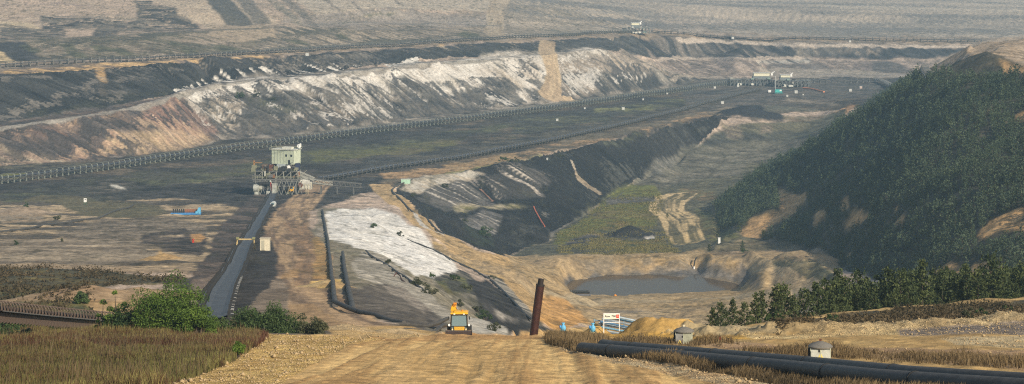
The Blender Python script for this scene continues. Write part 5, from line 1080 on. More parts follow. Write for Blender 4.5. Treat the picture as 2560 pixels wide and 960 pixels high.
# leaning oxide-red pipe
Y0 = 214.; x0, x1 = Xof(1335, Y0), Xof(1353, Y0); zb_, zt_ = Zof(822, Y0), Zof(697, Y0)
t = thing('leaning_pipe', 'tall leaning oxide red steel pipe with a thinner dark stub on top', 'pipe', (x0, Y0, zb_))
zm_ = zb_ + (zt_-zb_)*.86; xm = (x1-x0)*.86
b = MB(); b.tube([(-.12,0,-1.2),(xm,0,zm_-zb_)], .40, 24); b.build('pipe', REDB, t, True)
b = MB(); b.tube([(xm-.01,0,zm_-zb_-.05),(x1-x0,0,zt_-zb_)], .28, 20); b.tube([(xm,0,zm_-zb_),(xm+.02,0,zm_-zb_+.14)], .43, 20); b.build('top_stub', mat('dark_stub', (.035,.028,.026), .6, .2), t, True)
# ---------------------------------------------------------------- sign
Y0 = 209.; xl, xr = Xof(1509.5, Y0), Xof(1548.5, Y0); zt_ = Zof(783, Y0); g0 = G((xl+xr)/2, Y0)
t = thing('site_sign', 'white board sign on two white posts at the edge of the slope', 'sign', ((xl+xr)/2, Y0, g0))
hw_ = (xr-xl)/2; H = zt_ - g0
for s in (-1,1): b = MB(); b.box(s*hw_,0,H/2-.15,.075,.075,H+.3); b.build('post', WHITE, t)
b = MB(); b.box(0,0,H-.03,hw_*2,.06,.06); b.build('top_bar', WHITE, t); b = MB(); b.box(0,0,H-.86,hw_*2-.08,.06,.065); b.build('cross_bar', WHITE, t)
b = MB(); b.box(.0,-.02,H-.30,hw_*2-.09,.03,.46); pn = b.build('board', mat('sign_white', (.80,.78,.66), .5, var=.05), t)
b = MB(); b.box(hw_-.17,-.045,H-.28,.25,.012,.32); b.build('red_square', mat('sign_red', (.75,.05,.02), .5, var=.05), t)
def text(s, size, loc, m_, parent, name='lettering'):
    cu = bpy.data.curves.new(name, 'FONT'); cu.body = s; cu.size = size; cu.extrude = .004; cu.align_x = 'CENTER'; cu.align_y = 'CENTER'; cu.offset = size*.012
    o = bpy.data.objects.new(name, cu); C.objects.link(o); bpy.context.view_layer.update()
    me = bpy.data.meshes.new_from_object(o.evaluated_get(bpy.context.evaluated_depsgraph_get())); bpy.data.objects.remove(o)
    o = bpy.data.objects.new(name, me); C.objects.link(o); me.materials.clear(); me.materials.append(m_); o.parent = parent; o.location = loc; o.rotation_euler = (math.radians(90),0,0)
    return o
text('Abw. 790', .27, (-.13,-.045,H-.29), RUB, t); text('R', .24, (hw_-.15,-.06,H-.28), mat('sign_pink', (.9,.45,.35), .6), t, 'emblem')
# blue-painted pipes stacked below the lip behind the sign
for k in range(10):
    zz0 = -39.2 + .25 * k; x = Xof(1476 + 4*k, 226); ln = 5.0 - .12*k
    t = thing('steel_tube', ['lowest','second','third','fourth','fifth','sixth','seventh','eighth','ninth','topmost'][k] + ' tube in the blue grey stack behind the sign', 'tube', (x, 225 + .25*(k % 3), zz0 - .75), 0, 'blue tubes stacked behind the sign')
    b = MB(); b.tube([(0,0,.55),(ln,.3,.15 - .5)], .11, 8); b.build('tube', [mat('faded_blue', (.16,.32,.45), .55), mat('grey_blue_paint', (.26,.31,.35), .55), mat('deep_faded_blue', (.09,.19,.32), .55), mat('pale_blue', (.34,.41,.46), .55)][(k*3) % 4], t, True)
    b = MB(); b.box(.3,.1,.42,.14,.3,.34); b.box(ln-.4,.2,-.2,.14,.3,.34); b.build('spacer', STEEL, t)
b = MB()
t = thing('pipe_rack', 'grey steel rack carrying the blue tubes below the lip', 'rack', (Xof(1540,226.6), 226.6, -40.9))
for x in (-2.2,-.8,.8,2.2): b.box(x,0,1.4-.06*x,.12,.12,2.9)
for z in (.6,1.6,2.6): b.bar((-2.3,0,z+.3),(2.3,0,z-.2),.1)
b.build('rack_frame', mat('rack_blue_grey', (.22,.33,.42), .5), t)
# ---------------------------------------------------------------- blue valves
def valve(u, v, Yv, label):
    z = Zof(v, Yv); t = thing('gate_valve', label, 'valve', (Xof(u, Yv), Yv, z), .2, 'blue gate valves')
    b = MB(); b.lathe([(.24,-.3),(.24,.12),(.16,.16),(.16,.3),(.25,.33),(.25,.4),(.1,.42)], 0,0,0,14); b.build('valve_base', mat('cream_valve', (.46,.42,.27), .6), t, True)
    b = MB(); b.lathe([(.18,-.3),(.26,-.28),(.26,-.18),(.14,-.16),(.14,.16),(.26,.18),(.26,.28),(.18,.3)], 0,0,.3,12,'X'); b.build('flange', mat('olive_flange', (.20,.22,.15), .6), t, True)
    b = MB(); b.lathe([(.12,.42),(.17,.5),(.23,.6),(.25,.78),(.2,.92),(.12,.98),(.1,1.1),(.16,1.12),(.16,1.2),(.03,1.22)], 0,0,0,14); b.build('actuator', LBLUE, t, True)
    b = MB(); b.lathe([(.05,-.1),(.15,-.1),(.15,.02),(.05,.02)], -.24,-.05,.85,10,'X'); b.build('handwheel', BLUE, t, True)
    return t
valve(1408, 840, 201, 'blue topped valve left of a similar one in the brown weeds'); valve(1482, 841, 200, 'blue topped valve right of a similar one, nearer the white sign')
# ---------------------------------------------------------------- kiosks
def kiosk(u, vt, Yk, w_, h_, label, warn):
    zt = Zof(vt, Yk); t = thing('kiosk', label, 'kiosk', (Xof(u, Yk), Yk, zt - h_), -.12)
    r = w_/2; n = 12; b = MB(); b.lathe([(r*.96,0),(r*.96,h_-.38)], 0,0,0,n); b.build('body', KGREEN if warn == 1 else mat('pale_kiosk', (.50,.52,.47), .6), t)
    b = MB(); b.lathe([(r*1.12,h_-.42),(r*1.15,h_-.34),(r*.95,h_-.22),(r*.35,h_-.06),(r*.12,h_)], 0,0,0,24); b.build('roof', KROOF, t, True)
    b = MB(); b.box(0,0,h_+.05,.16,.16,.13); b.build('roof_knob', CREAM if warn == 1 else RUST, t)
    for s, nm, c_ in ((-1,'door',mat('door_grey', (.25,.25,.24), .55)),(1,'door',KGREEN)):
        b = MB(); b.box(s*r*.46,-r*.95,(h_-.4)*.5,r*.84,.05,h_-.56); d_ = b.build(nm, c_ if warn == 1 else mat('pale_kiosk', (.50,.52,.47), .6), t)
        if s < 0:
            b = MB(); b.box(s*r*.12,-r*.95-.04,h_*.62,.09,.03,.14); b.build('handle', RUB, d_)
    b = MB(); x = -r*.42 if warn == 1 else 0; z = h_*.34; b.add([(x-.26,-r*.95-.035,z-.18),(x+.26,-r*.95-.035,z-.18),(x,-r*.95-.035,z+.3),(x-.26,-r*.95-.03,z-.18),(x+.26,-r*.95-.03,z-.18),(x,-r*.95-.03,z+.3)], [(0,1,2),(3,5,4),(0,3,4,1),(1,4,5,2),(2,5,3,0)])
    b.build('warning_triangle', mat('warn_yellow', (.75,.60,.16), .5, var=.1), t)
    b = MB(); b.add([(x+.02,-r*.95-.04,z+.14),(x-.06,-r*.95-.04,z),(x+.01,-r*.95-.04,z),(x-.02,-r*.95-.04,z-.13),(x+.07,-r*.95-.04,z+.04),(x+.0,-r*.95-.04,z+.04)], [(0,1,2),(3,4,5)]); b.build('bolt_mark', RUB, t)
    for s in (-1,0,1): b = MB(); b.box(s*r*.9,-r*.95 if s == 0 else -r*.62,(h_-.4)*.5,.07,.09,h_-.4); b.build('corner_post', mat('light_green_trim', (.45,.47,.36), .6), t)
    b = MB(); b.box(-r*1.05,0,h_-.75,.14,.5,.5); b.build('vent_box', STEELD, t)
    return t
kiosk(1710, 816, 176, 1.42, 1.85, 'grey green round kiosk with yellow warning triangle, taller one behind the pipelines', 1)
kiosk(2051, 852, 146, 1.42, 1.45, 'low round kiosk with brown dome roof and white triangle panel, right of the taller one', 2)
t = thing('red_marker', 'small red marker in the weeds right of the taller kiosk', 'marker', atY(1798, 176) + Vector((0,0,.0))); b = MB(); b.box(0,0,.35,.22,.2,.24); b.build('cap', RED, t); b = MB(); b.box(0,0,.12,.08,.08,.5); b.build('stem', RUST, t)
# ---------------------------------------------------------------- pond things
for k, (v_, m_) in enumerate(((721,STEELD),(727,mat('grey_float', (.14,.14,.15), .6)),(733,mat('rusty_float', (.14,.07,.05), .6)))):
    x, y = ray(1426, v_ + 3) if False else (Xof(1426+2*k, 850-9*k), 850-9*k)
    t = thing('floating_pipe', ['farthest','middle','nearest'][k] + ' of three pipes floating at the left end of the pond', 'pipe', (x, y, ZP + .1), 0, 'pipes floating in the pond')
    b = MB(); b.tube([(0,0,.35),(7.4,0,.35)], .42, 10); b.build('pipe', m_, t, True); b = MB(); b.tube([(.2,0,.35),(.4,0,.35)], .52, 10); b.tube([(7,0,.35),(7.2,0,.35)], .52, 10); b.build('flange', STEEL, t, True)
t = thing('buoy', 'orange buoy at the near shore of the pond', 'buoy', (Xof(1538, 838), 838, ZP)); b = MB(); b.lathe([(.1,-.2),(.7,0),(.8,.5),(.4,1.1),(.15,1.3)],0,0,0,12); b.build('float', ORANGE, t, True); b = MB(); b.box(0,0,1.6,.12,.12,.8); b.build('rod', STEEL, t)
t = thing('outlet_pipe', 'dark bent pipe pouring into the far side of the pond', 'pipe', at(1736, 668)); b = MB(); b.tube([(1.2,4,3.4),(.3,1,2.6),(-.3,-1.6,.8),(-.5,-4,-1.6)], .28, 8); b.build('pipe', STEELD, t, True)
b = MB(); b.tube([(-.3,-2.2,.5),(-.6,-4.4,-2.6)], .3, 6); b.build('splash', WHITE, t)
for k, u in enumerate((1600,1612,1625,1650,1720)):
    x, y = Xof(u, 836), 836; t = thing('stake', 'thin dark stake standing in the near shore of the pond', 'stake', (x, y, ZP-.3), 0, 'stakes along the pond shore'); b = MB(); b.box(0,0,.8,.14,.14,2.0); b.box(0,0,1.7,.24,.12,.1); b.build('rod', STEELD, t)
# ---------------------------------------------------------------- backhoe loader
def loader():
    Y0 = 207.; g = G(Xof(1148, Y0), Y0) + .3; s = 1.0
    t = thing('backhoe_loader', 'yellow backhoe loader driving towards the camera with its front bucket down', 'loader', (Xof(1148, Y0), Y0, g), 0)
    D = mat('dark_frame_paint', (.025,.028,.03), .5); GB = mat('bucket_steel', (.11,.085,.08), .5, .4, sc=5)
    b = MB(); b.add([(-1.2,-1.9,.12),(1.2,-1.9,.12),(-1.2,-2.0,.62),(1.2,-2.0,.62),(-1.2,-1.35,.12),(1.2,-1.35,.12),(-1.2,-1.2,.58),(1.2,-1.2,.58),(-1.2,-1.75,.05),(1.2,-1.75,.05)], [(0,1,3,2),(4,6,7,5),(2,3,7,6),(0,8,9,1),(8,4,5,9),(0,2,6,4,8),(1,9,5,7,3)])
    bk = b.build('bucket', GB, t, bevel=.015); bk.location.z = .6
    b = MB(); b.box(0,-2.05,.11,2.42,.14,.07); b.build('cutting_edge', STEELD, bk)
    for s_ in (-1,1): b = MB(); b.box(s_*1.2,-1.65,.34,.05,.75,.62); b.build('side_plate', mat('side_plate_steel', (.05,.04,.04), .5, .4), bk)
    b = MB(); b.add([(-.46,-1.35,.7),(.46,-1.35,.7),(.5,0,.7),(-.5,0,.7),(-.42,-1.38,1.12),(.42,-1.38,1.12),(.5,-.1,1.34),(-.5,-.1,1.34)], [(0,3,2,1),(4,5,6,7),(0,1,5,4),(1,2,6,5),(2,3,7,6),(3,0,4,7)]); bn = b.build('bonnet', YEL, t, bevel=.05)
    b = MB(); b.box(0,-1.385,.9,.62,.03,.26); b.build('grille', mat('orange_grille', (.62,.26,.02), .5), bn)
    for s_ in (-1,1):
        b = MB(); b.tube([(s_*.62,-1.5,.55),(s_*.62,-.7,1.12),(s_*.62,.3,1.1)], .09, 6); b.box(s_*.62,-1.1,.86,.12,.35,.4); b.build('lift_arm', mat('cream_arm', (.72,.6,.35), .5), t)
    b = MB(); b.box(0,.3,.72,1.3,2.6,.5); b.build('chassis', D, t)
    b = MB()
    for x in (-.76,.76):
        for y in (-.05,1.35): b.bar((x*1.02,y,.9),(x*.92,y+.05,2.42),.1)
    b.box(0,.65,2.44,1.6,1.5,.08); b.box(0,-.05,1.34,1.5,.06,.08); b.box(-.78,.65,.95,.08,1.4,.5); b.box(.78,.65,.95,.08,1.4,.5); cb = b.build('cab', D, t)
    b = MB(); b.add([(-.72,-.06,1.22),(.72,-.06,1.22),(.67,0,2.36),(-.67,0,2.36),(-.72,-.04,1.22),(.72,-.04,1.22),(.67,.02,2.36),(-.67,.02,2.36)], [(0,1,2,3),(7,6,5,4),(0,4,5,1),(1,5,6,2),(2,6,7,3),(3,7,4,0)]); b.build('windscreen', GLASS, cb)
    b = MB(); b.box(-.02,.5,1.45,.5,.45,.7); b.build('seat', mat('seat_dark', (.05,.05,.05), .8), cb)
    for s_ in (-1,1): b = MB(); b.add([(s_*.8,0,1.2),(s_*.8,1.3,1.2),(s_*.74,1.3,2.36),(s_*.74,.05,2.36),(s_*.79,0,1.2),(s_*.79,1.3,1.2),(s_*.73,1.3,2.36),(s_*.73,.05,2.36)], [(0,1,2,3),(7,6,5,4),(0,4,5,1),(1,5,6,2),(2,6,7,3),(3,7,4,0)]); b.build('side_window', GLASS, cb)
    b = MB(); b.box(0,.65,2.54,1.66,1.56,.13); b.box(.1,.7,2.63,1.2,1.1,.1); b.build('cab_roof', YEL, t, bevel=.04)
    b = MB(); b.lathe([(.08,0),(.08,.12),(.03,.16)], .28,.4,2.68,10); b.build('beacon', ORANGE, t)
    for x in (-.45,.45): b = MB(); b.box(x,-.14,2.5,.16,.06,.09); b.build('work_lamp', WHITE, t)
    for s_ in (-1,1):
        b = MB(); b.lathe([(.03,-.06),(.105,-.05),(.105,.03),(.05,.05)], s_*.93,-.35,1.52,12,'Y'); b.build('headlight', mat('lamp_white', (.9,.9,.85), .25, var=.02), t)
        b = MB(); b.bar((s_*.8,-.1,1.3),(s_*.93,-.33,1.5),.05); b.box(s_*.97,-.2,2.15,.1,.04,.3); b.bar((s_*.8,-.05,2.2),(s_*.96,-.18,2.2),.03); b.build('mirror', D, t)
        b = MB(); b.box(s_*.98,-.75,1.02,.42,.8,.06); b.box(s_*.98,-1.15,.97,.42,.05,.14); b.build('mudguard', YEL, t)
        for y, r_, w_ in ((-.75,.42,.3),(1.15,.66,.38)):
            b = MB(); b.lathe([(r_*.5,-w_/2),(r_*.92,-w_/2),(r_,-w_*.3),(r_,w_*.3),(r_*.92,w_/2),(r_*.5,w_/2)], s_*.95,y,r_,20,'X'); wl = b.build('wheel', RUB, t, True)
            b = MB(); b.lathe([(.05,-w_*.3),(r_*.52,-w_*.3),(r_*.52,w_*.3),(.05,w_*.3)], s_*.95,y,r_,14,'X'); b.build('rim', mat('rim_cream', (.6,.5,.3), .5), wl)
    b = MB()   # folded rear arm rising above the cab on the viewer's left
    b.add([(x_, y_, z_) for y_ in (1.75,2.1) for x_, z_ in ((-.85,1.2),(-.35,1.2),(-.28,2.5),(-.32,2.95),(-.5,3.22),(-.72,3.1),(-.86,2.6))], [(0,6,5,4,3,2,1),(7,8,9,10,11,12,13)] + [(i, (i+1) % 7, 7 + (i+1) % 7, 7 + i) for i in range(7)])
    am = b.build('backhoe_arm', YEL, t, bevel=.03)
    b = MB(); b.tube([(-.3,1.7,2.9),(-.12,1.7,2.5)], .05, 8); b.build('hydraulic_ram', mat('chrome', (.7,.7,.7), .2, .8), am)
    b = MB(); b.lathe([(.05,-.2),(.16,-.2),(.16,.2),(.05,.2)], -.5,1.9,3.05,10,'Y'); b.box(-.42,1.7,3.2,.3,.3,.16); b.build('boom_joint', ORANGE, am)
    b = MB(); b.box(-.1,2.5,1.0,1.6,.5,.7); b.build('rear_bucket', GB, t)
    return t
loader()
# ---------------------------------------------------------------- plants
def quads(cen, size, asp, rng, up=0., down=0.):
    """leaf blades: one small quad per centre, each turned its own way"""
    n = len(cen); a = rng.normal(size=(n,3)); a[:,2] += up; a /= np.linalg.norm(a, axis=1)[:,None]
    b = rng.normal(size=(n,3)); b -= (b*a).sum(1)[:,None]*a; b /= np.linalg.norm(b, axis=1)[:,None]
    s = (size * rng.uniform(.6,1.4,n))[:,None] if np.isscalar(size) else size[:,None]
    p = np.stack([cen - a*s*asp - b*s*.3, cen - a*s*.1 + b*s*.5*-1, cen + a*s*asp, cen + b*s*.5], 1)
    return p.reshape(-1,3), np.arange(4*n).reshape(-1,4)
def leafobj(name, co, fa, tone, m, parent=None):
    o = mesh_np(name, co, fa, m, parent); me = o.data
    at_ = me.attributes.new('tone', 'FLOAT', 'FACE'); at_.data.foreach_set('value', np.asarray(tone, f32)); return o
PINE = leafmat('pine_foliage', (.026,.044,.018), (.095,.115,.038), .2); PINEF = leafmat('hill_foliage', (.018,.036,.025), (.085,.115,.062), .2)
LOC = leafmat('robinia_leaf', (.055,.105,.022), (.19,.28,.055), .4); BUSH = leafmat('bush_leaf', (.030,.060,.022), (.085,.125,.042), .25); DULL = leafmat('dull_shrub_leaf', (.035,.045,.022), (.095,.10,.05), .2)
def tree_cloud(rng, H, R, nb, per, leaf, conic=True, base=.08):
    """whorled branches with leaf clumps -> centres of leaves and tone"""
    cs = []; ts = []
    for k in range(nb):
        h = base + (1-base) * (k + rng.uniform(0,1)) / nb; az = k * 2.4 + rng.uniform(-.5,.5)
        rr = R * ((1 - h)**.75 * 1.05 + .07 if conic else math.sin(math.pi * min(.97, .18 + .8*h))**.7) * rng.uniform(.55,1.2)
        n = max(4, int(per * (rr/R + .25)))
        t = rng.uniform(.15,1,n)**.7; wob = rng.normal(0, .09*R, (n,3))
        c = np.stack([np.cos(az)*rr*t, np.sin(az)*rr*t, h*H + (.18*rr if conic else .3*rr)*t], 1) + wob
        cs.append(c); ts.append(np.full(n, rng.uniform(0,.7)) + rng.uniform(-.12,.22,n))
    return np.concatenate(cs), np.clip(np.concatenate(ts), 0, 1)
def trunk_mb(H, r, rng, nl=7, spread=.4):
    b = MB(); bend = rng.normal(0, .03*H, 2)
    b.tube([(bend[0]*t*t, bend[1]*t*t, H*.94*t - .3*(1-t)) for t in (0,.25,.5,.75,1)], [r, r*.8, r*.6, r*.35, r*.1], 7)
    for k in range(nl):
        h = .15 + .7*k/nl; az = k*2.4; l = spread*(1-h*.7)
        b.tube([(bend[0]*h*h, bend[1]*h*h, H*h), (math.cos(az)*l*.5, math.sin(az)*l*.5, H*h + l*.12), (math.cos(az)*l, math.sin(az)*l, H*h + l*.3)], [r*.3, r*.2, r*.06], 4)
    return b
PROT = []
def proto(nm, H, R, nb, per, leaf, conic, m, seed, cat='tree'):
    rng = np.random.RandomState(seed); cen, tone = tree_cloud(rng, H, R, nb, per, leaf, conic)
    co_, fa = quads(cen, leaf, .75, rng)
    t = thing(nm, 'x', cat); leafobj('crown', co_, fa, tone, m, t); trunk_mb(H*.97, H*.018, rng, 7, R*.8).build('trunk', BARK, t)
    t['_H'] = H; return t
def use(pr, first, loc, rz, sc, label, group):
    if pr.get('_used'): r = dup(pr, loc, rz, sc)
    else: r = pr; r['_used'] = 1; r.location = loc; r.rotation_euler = (0,0,rz); r.scale = (sc,)*3 if not hasattr(sc,'__len__') else sc
    r['label'] = label; r['group'] = group; return r
NEARP = [proto('young_tree', 5, 1.2 + .15*(k % 3), 30, 60, .15, True, PINE, 100+k) for k in range(3)] + [proto('young_tree', 4.7, 1.25 + .2*k, 34, 52, .15, False, PINE, 120+k) for k in range(4)]
FARP = [proto('forest_tree', 5, 1.3 + .1*k, 12, 11, .36, True, PINEF, 140+k) for k in range(3)] + [proto('forest_tree', 4.4, 1.7, 12, 12, .36, False, PINEF, 150+k) for k in range(2)] + [proto('forest_tree', 5, .9, 9, 8, .34, True, PINEF, 160)]
rr = random.Random(5)
# row of young trees on the right behind the sandy bank: (bearing, reading of the tip, distance)
row = []
for u, vt, Y in ((1782,768,222),(1802,752,226),(1832,748,228),(1862,752,232),(1890,732,236),(1905,728,240),(1945,708,244),(1958,704,246),(1985,742,244),(2012,716,252),(2040,700,254),(2062,690,256),(2082,706,262)): row.append((u, vt, Y))
for k in range(105):
    u = 2070 + 560 * (k + rr.random()*.9) / 105; Y = np.interp(u, (2070,2560,2700), (262,300,310)) + rr.uniform(-6, 34); row.append((u, np.interp(u, (2070,2300,2560), (694,692,664)) + rr.gauss(14, 26), Y))
for k, (u, vt, Y) in enumerate(row):
    p = atY(u, Y); H = max(2.2, min(9.5, Zof(vt, Y) - p.z)); pr = NEARP[rr.randrange(7)]; s = H / 5
    wide = min(1.3, .8 + 1.6 / H * .5)
    use(pr, 0, p, rr.uniform(0, 6.28), (s*wide, s*wide, s), 'dark green young tree in the dense row behind the sandy bank at right', 'young trees behind the right-hand bank')
# a few lone trees with their own words
for u, v, H, lb in ((1773,632,3.6,'round lone shrub tree in the valley left of the white cabinet'),(1856,630,4.6,'lone young conifer in the valley right of the white cabinet'),(1909,598,5,'young tree standing free at the foot of the forested hill'),(1848,582,5,'young tree at the lowest left tip of the forest'),(1668,545,2.6,'tiny dark shrub on the left edge of the winding sandy track')):
    use(NEARP[rr.randrange(7)], 0, at(u, v), rr.uniform(0,6), H/5, lb, 'lone trees of the valley')
# the forest on the hill
inS = np.zeros((NT, NU), f32)
for s_ in SCARS:
    for dv in (0, 10, 18): sl, m = polymask([(a_, b_ + dv) for a_, b_ in s_], 5, 1); inS[sl] = np.maximum(inS[sl], m)
sl, m = polymask([(2400,150),(2475,128),(2505,135),(2515,152),(2530,250),(2575,300),(3060,330),(3060,60),(2440,95)], 4, 1)
vis = polymask([(2462,112),(2490,95),(2560,92),(3060,85),(3060,160),(2560,160),(2525,148),(2495,132)], 4, 1); inS[vis[0]] = np.maximum(inS[vis[0]], vis[1])
hr = np.argwhere((REG == 2) & (inS < .25) & (YY > 430)); yy_ = yg[hr[:,0]]; uu_ = ug[hr[:,1]]
area = (np.gradient(yg)[hr[:,0]]) * (ug[1]-ug[0]) / F * yy_
rs = np.random.RandomState(3); Apt = 6.6
keep = rs.rand(len(hr)) < area / Apt; hp = hr[keep]
dens = FLD['n'][hp[:,0], hp[:,1]]; hp = hp[(dens > .30) | (rs.rand(len(hp)) < .5)]
ty = yg[hp[:,0]] * (1 + rs.uniform(-.0006,.0006,len(hp))); tu = ug[hp[:,1]] + rs.uniform(-1.4,1.4,len(hp))
ok = (tu < 2900); ty, tu = ty[ok], tu[ok]
tx = (tu - UC) / F * ty; tz = np.array([G(x, y) for x, y in zip(tx, ty)])
th = (rs.gamma(7, .62, len(tx)) * .95 + .8) * .80 * (.7 + .6 * FLD['n'][hp[ok][:,0], hp[ok][:,1]]); th = np.clip(th, 1.2, 7.0)
ttone = FLD['nl'][hp[ok][:,0], hp[ok][:,1]] * 1.3 - .65 + (FLD['ns'][hp[ok][:,0], hp[ok][:,1]] - .5)
vv = -tz / ty * F + VH
order = np.argsort(-(th / ty) * ((tu < 2575) & (vv > 120) & (vv < 720)))
nind = 300 - len(row) - 5
print('forest trees', len(tx))
ind = order[:nind]; rest_ = order[nind:]
for i in ind:
    use(FARP[rs.randint(6)], 0, (tx[i], ty[i], tz[i] - .1), rs.uniform(0,6.28), (th[i]/5*.9, th[i]/5*.9, th[i]/5), 'dark green tree of the dense forest on the right-hand hill', 'forest trees on the hill')
FP = []
for o in FARP:
    cr = [c for c in o.children if c.name.startswith('crown')][0].data
    a = np.empty(len(cr.vertices)*3, f32); cr.vertices.foreach_get('co', a); tn = np.empty(len(cr.polygons), f32); cr.attributes['tone'].data.foreach_get('value', tn)
    FP.append((a.reshape(-1,3), tn))
cos_, tones, k0 = [], [], 0
for i in rest_:
    a, tn = FP[rs.randint(6)]; an = rs.uniform(0,6.28); c_, s_ = math.cos(an), math.sin(an); s = th[i]/5
    R_ = np.array([[c_*s*.95, -s_*s*.95, 0],[s_*s*.95, c_*s*.95, 0],[0,0,s]], f32)
    cos_.append(a @ R_.T + np.array([tx[i], ty[i], tz[i]-.1], f32)); tones.append(np.clip(tn * .8 + rs.uniform(-.1,.4) + ttone[i] * .8, 0, 1.5))
cc = np.concatenate(cos_); o = leafobj('forest', cc, np.arange(len(cc)).reshape(-1,4), np.concatenate(tones), PINEF); tag(o, 'rest of the dense dark forest covering the right-hand hill', 'forest', None, 'stuff')
# ---------------------------------------------------------------- bushes
def bush(nm, label, loc, W, D_, H, n, leaf, m, seed, cat='bush', group=None, stems=6, asp=.9, lift=.0, clumps=None):
    rng = np.random.RandomState(seed); cl = clumps or int(10 + W*H*1.6); cs = []; ts = []
    t = thing(nm, label, cat, loc, 0, group)
    b = MB()
    for k in range(cl):
        a = rng.uniform(0, 6.28); q = math.sqrt(rng.uniform(0,1)); x, y = math.cos(a)*q*W/2*.85, math.sin(a)*q*D_/2*.85
        top = H * (1.12 - .55*q**2) * rng.uniform(.6,1.08); z = rng.uniform(.2,1)*top
        r = (.12 + .10*rng.rand()) * min(W, H*1.6) ; mm = max(6, n // cl)
        c = rng.normal(0, 1, (mm,3)); c /= np.linalg.norm(c, axis=1)[:,None]; c *= (rng.uniform(.3,1,mm)[:,None])**.6 * r; c[:,2] *= .7
        # feathery sprays
        c[:,2] -= .25 * (c[:,0]**2 + c[:,1]**2) / max(r, .1)
        cs.append(c + np.array([x, y, max(z, r*.4) + lift])); ts.append(np.full(mm, rng.uniform(0,.75)) + rng.uniform(-.15,.25,mm))
        if k < stems * 2: b.tube([(x*.15, y*.15, -.3), (x*.55, y*.55, z*.5), (x, y, z)], [.05*H**.5, .035*H**.5, .012], 5)
    co_, fa = quads(np.concatenate(cs), leaf, asp, rng); leafobj('foliage', co_, fa, np.clip(np.concatenate(ts),0,1), m, t); b.build('stem', BARK, t)
    return t
def bushY(nm, label, u, vbase, vtop, wpx, Y, *a, **k):
    z = Zof(vbase, Y); s = Y / F; return bush(nm, label, (Xof(u, Y), Y, z), wpx*s, wpx*s*.7, (vbase - vtop)*s, *a, **k)
bushY('robinia_bush', 'big bright green feathery bush beside the lower end of the grey belt', 425, 840, 696, 190, 198, 19000, .085, LOC, 1, clumps=80, asp=1.3)
bushY('robinia_bush', 'lower right shoulder of bright green bush touching the grey belt', 492, 840, 740, 100, 196, 7000, .085, LOC, 2, clumps=40, asp=1.3)
bushY('robinia_bush', 'slim twiggy dark sapling left of the big bright bush', 292, 840, 718, 60, 200, 2800, .085, LOC, 3, clumps=26, asp=1.4)
bushY('robinia_bush', 'low dark green bush spreading over the end of the rusty conveyor', 330, 842, 770, 170, 199, 6500, .085, BUSH, 4, clumps=50, asp=1.3)
bushY('sapling', 'small leafy sapling leaning left above the rusty conveyor', 255, 842, 748, 44, 201, 1100, .09, LOC, 14, clumps=12, asp=1.4)
bushY('round_bush', 'low dark bush hiding the foot of the grey belt', 552, 846, 796, 70, 201, 3600, .085, BUSH, 25, clumps=26, asp=1.2)
bushY('round_bush', 'broad dark green bush on the right of the grey belt', 668, 842, 757, 210, 205, 15000, .085, BUSH, 5, clumps=90, asp=1.2)
bushY('weed_clump', 'brownish weedy end of the bush beside the haul road', 775, 838, 790, 90, 204, 2600, .08, DULL, 6, clumps=30, asp=1.6)
for k, (u, v, w_, h_, n_, lb) in enumerate(((30,742,95,58,5000,'large dull green bush at the left edge behind the conveyor'),(95,752,90,30,3600,'low green bush right of the large one at the left edge'),(202,762,42,30,1300,'small green bush in front of the sand heap'),(20,770,80,26,3000,'low bush in front of the large one at the left edge'),(140,770,80,20,2400,'flat strip of green shrubs before the sand heap'),(60,790,140,24,3000,'grey green thicket just behind the rusty conveyor'))):
    p = atY(u, {58:236,30:238,24:222,26:226}.get(h_, 240)) if u < 170 else at(u, v); s = p.y / F; bush('bush', lb, p, w_*s, w_*s*.8, h_*s, n_, .16, BUSH, 30+k)
bushY('green_tuft', 'bright green grass tuft at the gravel edge of the road', 596, 882, 858, 36, 146, 900, .07, LOC, 15, clumps=14, asp=2.)
sp = [(935,570,20,16),(1001,583,20,16),(970,662,18,14),(1082,690,20,16),(1045,715,44,26),(1075,735,40,26),(1130,700,50,16),(1148,765,26,20),(1165,720,36,16),(1210,800,44,26),(1235,822,40,22),(1190,775,30,18),(40,612,14,12),(155,604,7,12),(143,548,22,16),(66,520,16,12),(1032,486,18,16),(1110,470,20,16),(1212,595,40,30),(1160,560,26,14),(1290,408,36,12),(1258,412,30,12),(1400,386,24,8),(640,244,22,14),(600,238,24,16),(684,248,14,8),(1230,700,30,12),(1860,632,22,10)]
names_ = ['on the white sand, left one of two','on the white sand, right one of two','at the end of the thin dark pipe','at the right tip of the white sand','at the lower end of the thin dark pipe','just below the gully pipe end','in the green gully top','behind the loader arm','in the dark gully middle','on the dark bank right of the loader','at the lip just right of the loader','in the gully above the loader','on the left flats, near the edge','on the left flats, thin upright one','on the left flats under the hose','on the left flats near the small sand heap','at the left top of the coal slope','at the white patch of the coal slope','inside the dark coal hollow, large one','inside the dark coal hollow, small one','on the crest above the coal slope','on the crest left of a similar one','on the crest near the eroded rill','under the bench road, right one of two','under the bench road, left one of two','under the bench road, smallest one','below the tan haul road','beside the lone conifer']
pos0 = None
for k, ((u, v, w_, h_), nm_) in enumerate(zip(sp, names_)):
    p = at(u, v); s = p.y / F; bush('shrub', 'dull green shrub ' + nm_, p, w_*s, w_*s*.8, h_*s, int(90 + w_*h_*1.1), max(.07, 1.5*s), DULL if k % 3 else BUSH, 60+k, 'shrub', 'scattered shrubs', clumps=12, stems=3)
